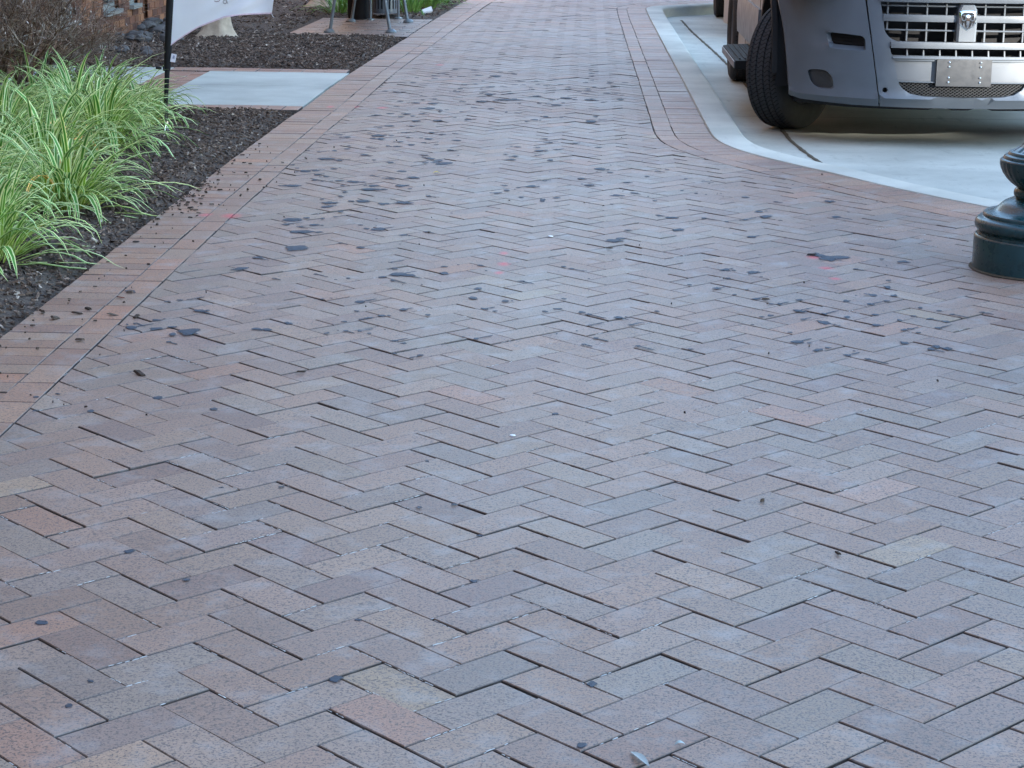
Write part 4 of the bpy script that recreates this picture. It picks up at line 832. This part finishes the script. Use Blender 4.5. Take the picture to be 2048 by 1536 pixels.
b = MB(); b.add([(-.82, -.135, 1.43), (.82, -.135, 1.43), (.74, .415, 2.14), (-.74, .415, 2.14)], [(0, 1, 2, 3)])
for v_ in range(len(b.v)): b.v[v_] = (b.v[v_][0], b.v[v_][1]-.02, b.v[v_][2]+.015)
b.build('windscreen', MAT['glass'], VAN)
for s_ in (-1, 1):
    b = MB(); b.add([(s_*.62, -.885, .92), (s_*.90, -.70, .94), (s_*.93, -.52, 1.20), (s_*.72, -.80, 1.12)], [(0, 1, 2, 3)]); b.build('headlight', MAT['plate'], VAN)
# ------------------------------------------------------------------ second vehicle, almost wholly hidden behind the van
CAR = thing('parked_car', 'black car behind the van, only its front wheel edge showing', 'car', (2.25, 19.9, -.105))
sp = [(-.75, .30), (-.78, .62), (-.55, .78), (.35, .88), (.95, 1.38), (2.4, 1.40), (3.0, .95), (3.15, .62), (3.1, .30), (2.75, .30), (2.65, .55), (2.4, .66), (2.15, .55), (2.05, .30), (.36, .30), (.3, .52), (.0, .66), (-.3, .52), (-.36, .30)]
b = MB(); n = len(sp); b.add([(-.83, y, z) for y, z in sp] + [(.83, y, z) for y, z in sp], [tuple(range(n)), tuple(range(2*n-1, n-1, -1))] + [(i, n+i, n+(i+1) % n, (i+1) % n) for i in range(n)])
o = b.build('body', MAT['blackpl'], CAR); md = o.modifiers.new('b', 'BEVEL'); md.width = .04; md.segments = 2
b = MB(); b.add([(-.84, .55, .92), (-.84, 1.0, 1.30), (-.84, 2.3, 1.32), (-.84, 2.75, .95)], [(0, 1, 2, 3)]); b.build('side_window', MAT['glass'], CAR)
for x in (-.76, .76):
    for y in (0, 2.4):
        b = MB(); b.lathe([(.2, -.08), (.3, -.1), (.32, -.08), (.32, .08), (.3, .1), (.2, .08)], 40); o = b.build('tyre', MAT['rubber'], CAR, smooth=35); o.rotation_euler = (0, R(90), 0); o.location = (x, y, .32)
        b = MB(); b.lathe([(.2, -.07), (.18, -.03), (.0, -.04)], 24); b.lathe([(.2, .07), (.18, .03), (0, .04)], 24); b.build('rim', MAT['chrome'], o, smooth=35)
# ================================================================== LAMP POST
LP = thing('street_lamp', 'dark green cast iron lamp post base with fluted urn at the right edge', 'street lamp', (1.685, 7.255, 0))
gd = MB(); gd.lathe([(.25, .008), (.256, .006), (.263, .003)], 72); gd.build('foot_ring', MAT['crackdirt'], LP, smooth=True)  # thin dark ring round the lamp foot
b = MB(); b.lathe([(.0, -.02), (.251, -.02), (.2515, .01), (.2515, .118), (.249, .124), (.243, .128)], 72); b.build('base_drum', MAT['lamp'], LP, smooth=40)
pr = [(.241, .127), (.238, .136), (.241, .142)] + [(.226 + .026*math.cos(R(q)), .166 + .026*math.sin(R(q))) for q in range(-60, 91, 15)] + [(.224, .194), (.2235, .203), (.219, .208), (.205, .209), (.190, .213), (.178, .221), (.164, .236), (.150, .248), (.132, .257), (.112, .259), (.108, .262)]
b = MB(); b.lathe(pr, 72); b.build('bell', MAT['lamp'], LP, smooth=40)
pr = [(.107, .258), (.113, .264), (.1185, .272), (.120, .281), (.118, .291), (.111, .300), (.106, .304)]
b = MB(); b.lathe(pr, 60); b.build('neck_ring', MAT['lamp'], LP, smooth=40)
pr = [(.107, .302), (.118, .307), (.134, .319), (.150, .335), (.163, .353), (.171, .370), (.1755, .387), (.176, .394)]
b = MB(); b.lathe(pr, 180, fl=lambda i, q: 1 + (.016*abs(math.cos(q*18)) - .008 if 1 < i < 7 else 0)); b.build('urn', MAT['lamp'], LP, smooth=50)
pr = [(.176, .394), (.177, .399), (.174, .403), (.166, .406), (.164, .413), (.161, .417), (.150, .421), (.148, .427), (.145, .431), (.134, .434)]
b = MB(); b.lathe(pr, 72); b.build('urn_rim', MAT['lamp'], LP, smooth=30)
pr = [(.136, .433), (.120, .444), (.106, .453), (.094, .468), (.086, .49), (.080, .53), (.078, .56)]
b = MB(); b.lathe(pr, 192, fl=lambda i, q: 1 - .05*max(0, math.cos(q*16))**2 if i < 6 else 1); b.build('fluted_collar', MAT['lamp'], LP, smooth=40)
b = MB(); b.lathe([(.078, .555), (.072, .6), (.062, 2.0), (.055, 3.0), (.07, 3.05), (.05, 3.1), (.0, 3.1)], 120, fl=lambda i, q: 1 - .05*max(0, math.cos(q*12))**2); b.build('shaft', MAT['lamp'], LP, smooth=40)
b = MB(); b.lathe([(.0, 3.1), (.08, 3.11), (.19, 3.25), (.21, 3.4), (.16, 3.58), (.05, 3.66), (0, 3.67)], 40); b.build('globe', MAT['bulb'], LP, smooth=True)
# ================================================================== FLAG
FL = thing('feather_flag', 'white cloth feather flag on a black pole among the striped grass', 'flag', (-2.29, 10.74, 0))
def pole(z): return (.055*z/.713, 0, z)
b = MB(); b.tube([(-.002, 0, -.05), pole(.19)], .006, 8); b.tube([(.014, .01, -.02), (.018, .006, .17)], .005, 8); b.build('ground_spike', MAT['chrome'], FL, smooth=True)
b = MB(); b.tube([pole(.165), pole(.25), pole(.36)], [.0115, .0125, .014], 14); b.tube([pole(.34), pole(.37), pole(.72), (.085, 0, 1.2), (.10, 0, 2.0), (.16, 0, 2.6), (.32, 0, 3.0)], [.0165, .019, .0225, .022, .018, .014, .010], 14); b.build('pole', MAT['blackpl'], FL, smooth=40)
b = MB(); b.tube([(.0, -.02, .352), (-.012, -.022, .352), (-.03, -.022, .356)], [.007, .009, .008], 8); b.tube([(.012, -.02, .362), (.013, -.024, .340)], .006, 8); b.box((.012, -.024, .338), (.020, -.016, .348)); b.build('clamp', MAT['blackpl'], FL, smooth=40)
bot = [(0, .454), (.055, .497), (.11, .533), (.17, .570), (.24, .598), (.32, .628), (.40, .641), (.48, .6445), (.577, .648)]
def botz(x):
    for (a, za), (c, zc) in zip(bot, bot[1:]):
        if a <= x <= c: return za + (zc-za)*(x-a)/(c-a)
    return bot[-1][1]
nu, nv = 40, 60; vv = []; ff = []
def flagpt(i, j):
    s_ = i/nu; t = j/nv; x = s_*.577; z0 = botz(x); xt = x + (t*.5*s_ if t < .1 else .0); zt = 2.72 - .25*s_
    z = z0 + (zt-z0)*t; xl = .022 + .06*min(1, max(0, z-.2)/.72)*1.0 - .018; wid = .577 - .02 + .03*math.sin(min(1, t*3)*1.57)
    wid *= 1 if z < 2 else max(.2, 1-(z-2)/.9)
    px = xl + s_*wid; py = -.012 + .020*math.sin(s_*7 + z*3.0)*s_ + .012*math.sin(s_*14 - z*9 + 1)*s_ + .006*noise2(x*9, z*9, 1)*s_ + .009*math.sin((x*1.0 - (z-.6)*1.6)*38)*math.exp(-((x-.36)/.16)**2)*math.exp(-((z-.72)/.12)**2)
    return (px, py, z)
for j in range(nv+1):
    for i in range(nu+1): vv.append(flagpt(i, (j/nv)**1.5*nv))
ff = [(j*(nu+1)+i, j*(nu+1)+i+1, (j+1)*(nu+1)+i+1, (j+1)*(nu+1)+i) for j in range(nv) for i in range(nu)]
b = MB(); b.add(vv, ff); fo = b.build('flag_cloth', MAT['cloth'], FL, smooth=True)
hm = MB(); v = []
for i in range(nu+1):
    p = vv[i]; v += [(p[0], p[1]-.0015, p[2]+.006), (p[0], p[1]-.0015, p[2]-.0015)]
hm.add(v, [(2*i, 2*i+2, 2*i+3, 2*i+1) for i in range(nu)], (.72, .55, .62)); hm.tube([vv[nu], (vv[nu][0]+.003, vv[nu][1], vv[nu][2]-.012), (vv[nu][0]+.012, vv[nu][1], vv[nu][2]-.02)], .001, 4, (.75, .75, .8)); hm.build('hem', MAT['litter'], fo)
def surf_fl(x, z):                       # nearest cloth point in front of which to print
    best = min(vv, key=lambda p: (p[0]-x)**2 + (p[2]-z)**2); return best[1] - .003
lt = MB()
loop = [(.352 + .0095*math.cos(R(q)), .7085 + .0095*math.sin(R(q))) for q in range(60, 370, 20)] + [(.362, .714), (.3625, .723), (.361, .735)]
lt.tube([(x, surf_fl(x, z), z) for x, z in loop], .0014, 5, (.09, .06, .06)); lt.tube([(x, surf_fl(x, z), z) for x, z in ((.362, .712), (.364, .704), (.366, .699))], .0012, 5, (.09, .06, .06))
lt.tube([(x, surf_fl(x, z), z) for x, z in ((.295, .712), (.305, .709), (.318, .711), (.325, .716), (.322, .73))], .0016, 5, (.25, .16, .13)); lt.build('lettering', MAT['litter'], fo)
tg = MB(); M4 = Matrix.Translation((.066, -.022, .408)) @ Matrix.Rotation(R(12), 4, 'Y'); tg.obox(M4, (.028, .0015, .044), (.72, .70, .76)); tg.obox(Matrix.Translation((.068, -.0234, .413)) @ Matrix.Rotation(R(12), 4, 'Y'), (.011, .0012, .018), (.30, .31, .42)); tg.build('sewn_tag', MAT['litter'], FL)
# ================================================================== PLANTS
def blades(n, rmax, lmin, lmax, wid, spread, rnd_, droop=1.0, var=1.0):
    mb = MB(); uvs = []
    for k in range(n):
        a = rnd_.uniform(0, 6.283); r0 = rmax*math.sqrt(rnd_.random()); x0, y0 = r0*math.cos(a), r0*math.sin(a)
        a2 = a + rnd_.gauss(0, .55); L = rnd_.uniform(lmin, lmax)*(.55 + .45*rnd_.random()**.5 if rnd_.random() < .4 else 1); lean = abs(rnd_.gauss(.30, .28))*spread*(.5+r0/rmax); bend = rnd_.uniform(.8, 2.3)*droop; w0 = wid*rnd_.uniform(.7, 1.2); seg = 8
        tw = rnd_.gauss(0, .5); col = rnd_.uniform(.75, 1.2); cc = (col*rnd_.uniform(.92, 1.1), col, col*rnd_.uniform(.85, 1.1)); dead = rnd_.random() < .012
        if dead: cc = (3.2*col, 1.35*col, 1.2*col); bend += 1.2
        x, y, z = x0, y0, -.02; th = lean; pts = []
        for i in range(seg+1):
            t = i/seg; th = lean + bend*t**1.7; d = L/seg; x += math.sin(th)*math.cos(a2)*d; y += math.sin(th)*math.sin(a2)*d; z += math.cos(th)*d
            pts.append((x, y, max(z, .012), th, t))
        n0 = len(mb.v); v = []; f = []
        for (x, y, z, th, t) in pts:
            w_ = w0*min(1, .55+t*2.2)*(1-max(0, (t-.62)/.38)**1.6)*.5 + .0004; sx, sy = -math.sin(a2+tw*t), math.cos(a2+tw*t)
            up_ = Vector((-math.cos(th)*math.cos(a2), -math.cos(th)*math.sin(a2), math.sin(th)))*w_*.35
            for q, uu_ in ((-1, 0), (0, .5), (1, 1)): v.append((x+sx*w_*q + up_.x*abs(q), y+sy*w_*q + up_.y*abs(q), z + up_.z*abs(q))); uvs.append((uu_, t, var))
        for i in range(seg):
            for q in (0, 1): f.append((i*3+q, i*3+q+1, (i+1)*3+q+1, (i+1)*3+q))
        mb.add(v, f, cc)
    return mb, uvs
rp = random.Random(21)
CL = [  # x, y, blades, size, label
 (-2.16, 6.98, 210, 1.0, 'striped grass clump nearest the viewer, hanging over the mulch'),
 (-2.44, 6.62, 170, 1.0, 'striped grass clump cut off by the left frame edge, lowest one'),
 (-2.17, 8.14, 230, 1.0, 'striped grass clump beside the brick border with dead leaves at its foot'),
 (-2.50, 7.72, 190, 1.0, 'striped grass clump behind the nearest clump at the left edge'),
 (-2.62, 8.55, 190, .95, 'yellowish striped grass clump at the left edge, half way back'),
 (-2.50, 9.10, 190, 1.05, 'striped grass clump left behind the clump beside the border'),
 (-2.47, 9.95, 260, 1.15, 'large striped grass clump before the flag pole, leaves arching right'),
 (-2.80, 9.45, 210, 1.1, 'dense striped grass clump in the middle of the left bed'),
 (-2.72, 10.45, 230, 1.1, 'striped grass clump left of the flag pole'),
 (-2.50, 10.9, 170, .85, 'striped grass clump growing round the flag pole foot'),
 (-2.80, 11.35, 190, 1.0, 'upright striped grass clump at the concrete walk'),
 (-2.98, 10.05, 210, 1.1, 'tall striped grass clump at the left edge beneath the shrub'),
 (-3.06, 10.95, 190, 1.05, 'striped grass clump beneath the bare twigs'),
 (-3.30, 10.3, 150, 1.0, 'striped grass clump at the left edge, farthest back'),
 (-2.60, 11.62, 90, .7, 'small dark green grass clump beside the pole at the walk')]
for (x, y, n, s_, lab) in CL:
    mb, uv = blades(int(n*1.15), .095*s_, .25*s_, .50*s_, .0165, 1.35, rp, 1.05); o = mb.build('striped_grass', MAT['blade'], uv=uv, smooth=True); o.location = (x, y, .0); tag(o, lab, 'grass', 'striped grass clumps in the left bed')
for i, (x, y, n, lab) in enumerate([(-2.50, 20.25, 90, 'green grass clump left of the black bin'), (-2.36, 20.75, 90, 'green grass clump behind the black bin'), (-1.80, 20.55, 90, 'green grass clump right of the slatted bin'), (-1.70, 21.2, 100, 'green grass clump behind the white paper cup'), (-1.98, 21.5, 90, 'green grass clump behind the slatted bin'), (-1.62, 22.1, 100, 'green grass clump at the path edge by the top of the picture'), (-1.95, 22.6, 90, 'green grass clump second from the path at the top')]):
    mb, uv = blades(n, .09, .24, .45, .013, 1.1, rp, .9, .5); o = mb.build('green_grass', MAT['blade2'], uv=uv, smooth=True); o.location = (x, y, 0); tag(o, lab, 'grass', 'green grass clumps beyond the bench')
# bare shrub
SH = thing('bare_shrub', 'leafless brown twiggy shrub in front of the brick wall', 'shrub', (-3.36, 11.35, 0))
tb = MB(); lv = MB(); rs = random.Random(5)
def branch(p, d, L, r, depth):
    if depth == 0 or L < .03: return
    seg = 3 if depth > 2 else 2; pts = [p]; q = p.copy(); dd = d.copy()
    for i in range(seg):
        dd = (dd + Vector((rs.gauss(0, .16), rs.gauss(0, .16), rs.gauss(.02, .13)))).normalized(); q = q + dd*(L/seg); pts.append(q.copy())
    k = rs.uniform(.7, 1.5); c = rs.choice([(.13, .078, .050), (.085, .052, .036), (.19, .125, .085), (.27, .22, .18)]); c = tuple(v*k for v in c)
    n = 5 if depth > 3 else 3; tb.tube(pts, [r*(1-.35*i/seg) for i in range(seg+1)], n, c, cap=False)
    if depth <= 2 and rs.random() < .22:
        s_ = rs.uniform(.006, .016); a = Vector((rs.gauss(0, 1), rs.gauss(0, 1), rs.gauss(0, 1))).normalized(); e = a.cross(Vector((.3, .2, 1))).normalized(); pp = pts[-1]; g_ = rs.uniform(.6, 1.3)
        lv.add([pp, pp+a*s_+e*s_*.35, pp+a*s_*2.2, pp+a*s_-e*s_*.35], [(0, 1, 2, 3)], rs.choice([(.30*g_, .21*g_, .14*g_), (.22*g_, .13*g_, .08*g_), (.42*g_, .36*g_, .30*g_)]))
    nc = 3 if depth > 2 else rs.choice((2, 3, 3))
    for k in range(nc):
        t = rs.uniform(.35, 1); o_ = pts[0].lerp(pts[-1], t) if seg == 1 else pts[min(seg, int(t*seg)+1)]
        nd = (dd + Vector((rs.gauss(0, .55), rs.gauss(0, .55), rs.gauss(.05, .4)))).normalized(); branch(o_, nd, L*rs.uniform(.55, .85), r*.62, depth-1)
for k in range(36):
    a = rs.uniform(-1.9, 1.9); el = rs.uniform(.25, 1.3); base = Vector((rs.gauss(0, .10), rs.gauss(0, .16), .0))
    branch(base, Vector((math.cos(a)*math.cos(el), math.sin(a)*math.cos(el), math.sin(el))), rs.uniform(.26, .42), rs.uniform(.006, .011), 6)
tag(tb.build('twigs', MAT['twig'], SH), kind='stuff'); tag(lv.build('dead_leaves', MAT['litter'], SH), kind='stuff')
# trees
def tree(name, lab, loc, r, seed, crown_z, crown_r, H=3.0):
    T = thing(name, lab, 'tree', loc); rt = random.Random(seed); b = MB(); n = 28; v = []; zs = [-.05, 0, .03, .07, .12, .2, .35, .6, 1.2, 2.0, H, H+1.5]
    for z in zs:
        fl = 1 + .75*math.exp(-max(z, 0)/.07)
        for k in range(n):
            q = 2*math.pi*k/n; lob = 1 + .10*math.sin(q*5+1+z*.6)*math.exp(-max(z, 0)/.5) + .045*math.sin(q*9+z*3) + (.42*max(0, math.cos(q-3.4))**3*math.exp(-max(z, 0)/.07)); rr_ = r*fl*lob*(1-.12*z/H) if z < H+.1 else r*.45
            v.append((rr_*math.cos(q), rr_*math.sin(q), z))
    b.add(v, [(i*n+k, i*n+(k+1) % n, (i+1)*n+(k+1) % n, (i+1)*n+k) for i in range(len(zs)-1) for k in range(n)])
    limbs = []
    for k in range(7):
        a = k*.9+rt.random(); p0 = Vector((0, 0, rt.uniform(H*.75, H+1))); d = Vector((math.cos(a), math.sin(a), rt.uniform(.6, 1.3))).normalized(); p1 = p0+d*crown_r*.45; p2 = p1 + (d+Vector((0, 0, .3))).normalized()*crown_r*.45; b.tube([p0, p1, p2], [r*.4, r*.25, r*.1], 7); limbs += [p1, p2, p1.lerp(p2, .5)]
    b.build('trunk', MAT['bark'], T, smooth=50)
    c = MB(); cl = [Vector((rt.gauss(0, crown_r*.5), rt.gauss(0, crown_r*.5), crown_z+rt.gauss(0, crown_r*.38))) for _ in range(45)] + limbs
    for q in cl:
        for k in range(75):
            p = q + Vector((rt.gauss(0, .32), rt.gauss(0, .32), rt.gauss(0, .26))); s_ = rt.uniform(.03, .06); a = Vector((rt.gauss(0, 1), rt.gauss(0, 1), rt.gauss(0, 1))).normalized(); e = a.orthogonal().normalized(); g_ = rt.uniform(.6, 1.4)
            c.add([p, p+a*s_+e*s_*.55, p+a*s_*2, p+a*s_-e*s_*.55], [(0, 1, 2, 3)], (.055*g_, .10*g_, .03*g_))
    tag(c.build('crown', MAT['leaf'], T), kind='stuff'); return T
tree('pale_tree', 'pale barked tree trunk flaring into the mulch behind the flag', (-3.16, 17.1, 0), .098, 3, 4.6, 1.9, 3.0)
tree('background_tree', 'tan tree trunk at the top edge left of the bench', (-2.80, 21.3, 0), .10, 8, 5.0, 2.0, 3.2)
# ================================================================== BENCH AND BINS
BN = thing('steel_bench', 'grey steel bench legs bolted to the brick pad', 'bench', (-2.02, 18.6, 0))
for (x, y) in ((-2.31, 17.93), (-1.76, 17.97), (-2.27, 19.24), (-1.72, 19.28)):
    x -= -2.02; y -= 18.6; sx = 1 if x < 0 else -1; b = MB()
    b.tube([(x, y, .0), (x+sx*.012, y, .04), (x+sx*.055, y, .30), (x+sx*.10, y, .42)], [.020, .015, .014, .014], 8); lg = b.build('leg', MAT['steel'], BN, smooth=40)
    b = MB(); b.lathe([(0, .0), (.05, .0), (.05, .012), (.034, .03), (.02, .034)], 16, (x, y, 0)); b.build('foot_flange', MAT['steel'], lg, smooth=40)
for k in range(6):
    b = MB(); x = -.26 + k*.09; b.box((x, -.78, .42), (x+.07, .78, .45)); b.build('seat_slat', MAT['steel'], BN)
BK = thing('black_bin', 'black round litter bin behind the bench', 'litter bin', (-2.23, 19.62, 0))
b = MB(); b.lathe([(0, .01), (.108, .01), (.112, .03), (.118, .6), (.125, .62), (.10, .66), (0, .7)], 40); b.build('bin_body', MAT['blackpl'], BK, smooth=35); b = MB(); b.lathe([(.0, .0), (.09, .0), (.09, .012)], 24); b.build('base', MAT['steel'], BK)
SB = thing('slatted_bin', 'steel slatted litter bin with a pale ring round its foot', 'litter bin', (-2.01, 19.93, 0))
b = MB(); b.lathe([(.122, .045), (.127, .045), (.127, .088), (.122, .088)], 48); b.build('base_ring', MAT['graylt'], SB, smooth=30)
b = MB(); b.lathe([(.122, .60), (.13, .60), (.13, .64), (.122, .64)], 48); b.build('top_ring', MAT['graylt'], SB, smooth=30)
for k in range(20):
    q = 2*math.pi*k/20; b = MB(); b.obox(Matrix.Rotation(q, 4, 'Z') @ Matrix.Translation((.1245, 0, .34)), (.005, .022, .55)); b.build('slat', MAT['steel'], SB)
b = MB(); b.lathe([(0, .06), (.1, .06), (.105, .62)], 32); b.build('liner', MAT['blackpl'], SB, smooth=30)
for (x, y) in ((-.10, -.42), (.15, -.18)):
    b = MB(); b.tube([(x, y, 0), (x, y, .5)], .013, 8); lg = b.build('post', MAT['steel'], SB, smooth=40); b = MB(); b.lathe([(0, 0), (.04, 0), (.038, .014), (.015, .02)], 14, (x, y, 0)); b.build('foot_flange', MAT['steel'], lg, smooth=40)
# ================================================================== STONES, CUP, LITTER
rk = random.Random(9)
for k in range(64):
    y = 14.55 + 5.2*rk.random(); x = -3.86 + abs(rk.gauss(0, .14)) + (.02*(18-y)); s_ = rk.uniform(.03, .068); bm = bmesh.new(); bmesh.ops.create_icosphere(bm, subdivisions=2, radius=1)
    ph = rk.random()*9; sx, sy, sz = s_*rk.uniform(.7, 1.3), s_*rk.uniform(.7, 1.5), s_*rk.uniform(.45, .8)
    for v in bm.verts:
        d = 1 + .30*noise2(v.co.x*1.3+ph, v.co.y*1.3+v.co.z*1.7, 1.9); v.co = Vector((v.co.x*sx*d, v.co.y*sy*d, v.co.z*sz*d))
    me = bpy.data.meshes.new('stone'); bm.to_mesh(me); bm.free(); me.materials.append(MAT['stone'])
    o = link(bpy.data.objects.new('stone', me)); o.location = (x, y, .02 + sz*.5 + (.05 if x < -3.8 else 0)); o.rotation_euler = (rk.gauss(0, .2), rk.gauss(0, .2), rk.uniform(0, 6)); tag(o, 'rounded grey stone piled along the foot of the brick wall', 'stone', 'stones along the wall')
CP = thing('paper_cup', 'white paper cup lying in the grass beyond the bench', 'cup', (-1.63, 20.36, .04), (0, R(78), R(20)))
b = MB(); b.lathe([(0, -.05), (.024, -.05), (.037, .05), (.039, .052), (.035, .05), (.022, -.045), (0, -.045)], 28); b.build('cup_wall', MAT['white'], CP, smooth=35)
# dark dried spatter on the bricks
sp_ = MB(); rz = random.Random(4); it = iter(SPOTS); q4 = list(zip(it, it, it, it))
def blob(x, y, w_, h_, yaw):
    n = 16; ph = rz.random()*9; v = []; cz = uz(x, y) + (.0034 if y > 5.3 else .0022); K = [rz.gauss(0, .10) for _ in range(4)]; F = [rz.random()*6.28 for _ in range(4)]
    for k in range(n):
        q = 2*math.pi*k/n; r = 1 + sum(K[j]*math.sin((j+2)*q+F[j]) for j in range(4)); a = math.cos(q)*w_/2*r; c = math.sin(q)*h_/2*r
        v.append((x + a*math.cos(yaw) - c*math.sin(yaw), y + a*math.sin(yaw) + c*math.cos(yaw), cz - .0022))
    m = [(x + (a-x)*.75, y + (c-y)*.75, cz) for a, c, _ in v]
    sp_.add(v + m + [(x, y, cz)], [(i, (i+1) % n, n+(i+1) % n, n+i) for i in range(n)] + [(n+i, n+(i+1) % n, 2*n) for i in range(n)]); sp_.c[-2*n-1:] = [(0, 0, 0)]*n + [(.75, .75, .75)]*n + [(1, 1, 1)]
for (x, y, w_, h_) in q4:
    w_ /= 1000; h_ /= 1000
    if h_ == 0: h_ = w_*rz.uniform(.75, 1.7); yaw = rz.gauss(0, .5)
    else: yaw = rz.gauss(0, .12)
    w_ = max(w_*1.3, .02); h_ = min(h_*1.3, .13)
    if y < 5.0: w_ *= .8; h_ *= .7
    blob(x, y, w_, h_, yaw)
    if y < 5.3: continue
    if w_ > .03 and rz.random() < .55:
        blob(x + rz.choice((-1, 1))*w_*rz.uniform(.5, .8), y + rz.gauss(0, .4)*h_, w_*rz.uniform(.25, .5), h_*rz.uniform(.25, .5), rz.gauss(0, .6))
    if rz.random() < .3:
        s_ = rz.choice((-1, 1)); L_ = rz.uniform(.04, .09); blob(x + L_*.35, y + s_*L_*.35, L_, .008, s_*R(45))
for _ in range(60): blob(rz.uniform(-1.2, .3), rz.uniform(11.5, 14.8), rz.uniform(.02, .06), rz.uniform(.02, .06), 0)
for _ in range(50): blob(rz.uniform(-1.0, 1.2), rz.uniform(5.6, 10), rz.uniform(.006, .013), rz.uniform(.006, .014), 0)
tag(sp_.build('dark_spatter', MAT['spot']), 'dried dark blue grey spots spattered over the bricks', 'stain', kind='stuff')
# bark bits strewn on the paving
st_ = MB()
def bit(x, y, l, c=None):
    chip(st_, x, y, uz(x, y)+.003, l, l*random.uniform(.3, .6), random.uniform(.003, .007), random.uniform(0, 6.28), random.gauss(0, .12), random.gauss(0, .15), c or tuple(v*.6 for v in random.choices(CH[:5], CWt[:5])[0]))
for _ in range(120):
    y = random.uniform(4.8, 10.5); d = random.expovariate(8); bit(lf(y) + d, y, random.choice((.005, .006, .008, .008, .011, .016, .026))*random.uniform(.8, 1.2))
for _ in range(90): bit(lf(8.5) + random.expovariate(16), random.gauss(8.55, .28), random.uniform(.008, .03))
for _ in range(28): bit(random.uniform(-1.5, 1.4), random.uniform(4.6, 11), random.uniform(.004, .012))
for (x, y, l) in ((.864, 7.449, .045), (-.797, 5.473, .03), (-1.246, 5.411, .05), (-1.67, 6.1, .05), (-1.62, 6.18, .04), (-1.60, 6.25, .035), (-1.50, 6.17, .045), (-1.42, 6.15, .035), (.62, 6.6, .03), (.42, 4.35, .02), (.1, 7.5, .03), (.55, 4.0, .02)): bit(x, y, l)
bit(-1.538, 6.436, .032, (.16, .055, .035))
tag(st_.build('strewn_bark', MAT['chips']), 'small bark bits strewn over the brick border', 'bark', kind='stuff')
lt_ = MB()
def leaf(x, y, L, wd_, yaw, col, name, lab):
    b = MB(); v = []; n = 8
    for i in range(n+1):
        t = i/n; w_ = wd_*math.sin(math.pi*min(1, t*.96+.02))**.8*.5
        for q in (-1, 0, 1): a, c = L*(t-.5), q*w_; v.append((a*math.cos(yaw)-c*math.sin(yaw), a*math.sin(yaw)+c*math.cos(yaw), .004 + .25*abs(q)*w_ + .004*math.sin(t*3.14)))
    b.add(v, [(3*i+q, 3*i+q+1, 3*i+4+q, 3*i+3+q) for i in range(n) for q in (0, 1)], col); o = b.build(name, MAT['litter'], smooth=True); o.location = (x, y, uz(x, y)); tag(o, lab, 'leaf')
leaf(.108, 2.962, .06, .013, R(-62), (.30, .33, .32), 'pale_leaf', 'pale narrow dry leaf on the bricks at the bottom edge')
leaf(.175, 3.02, .018, .010, R(10), (.33, .40, .40), 'small_leaf', 'tiny grey green leaf in the joint beside the pale leaf')
leaf(-.705, 9.391, .036, .024, R(10), (.62, .45, .10), 'yellow_leaf', 'small yellow leaf lying among the dark spots')
leaf(-2.02, 8.78, .05, .03, R(30), (.55, .60, .68), 'pale_leaf', 'small bluish white scrap on the mulch by the border')
def pebble(x, y, r, name, lab, col):
    b = MB(); b.lathe([(0, .0), (r, .001), (r*.9, r*.35), (r*.4, r*.5), (0, r*.5)], 14, col=col); o = b.build(name, MAT['litter'], smooth=True); o.location = (x, y, uz(x, y)); tag(o, lab, 'litter')
pebble(-.17, 4.86, .008, 'gum_spot', 'small round white spot on a rose brick', (.75, .76, .76))
pebble(-.13, 7.75, .011, 'white_scrap', 'small white scrap between brick joints in the middle', (.78, .78, .78))
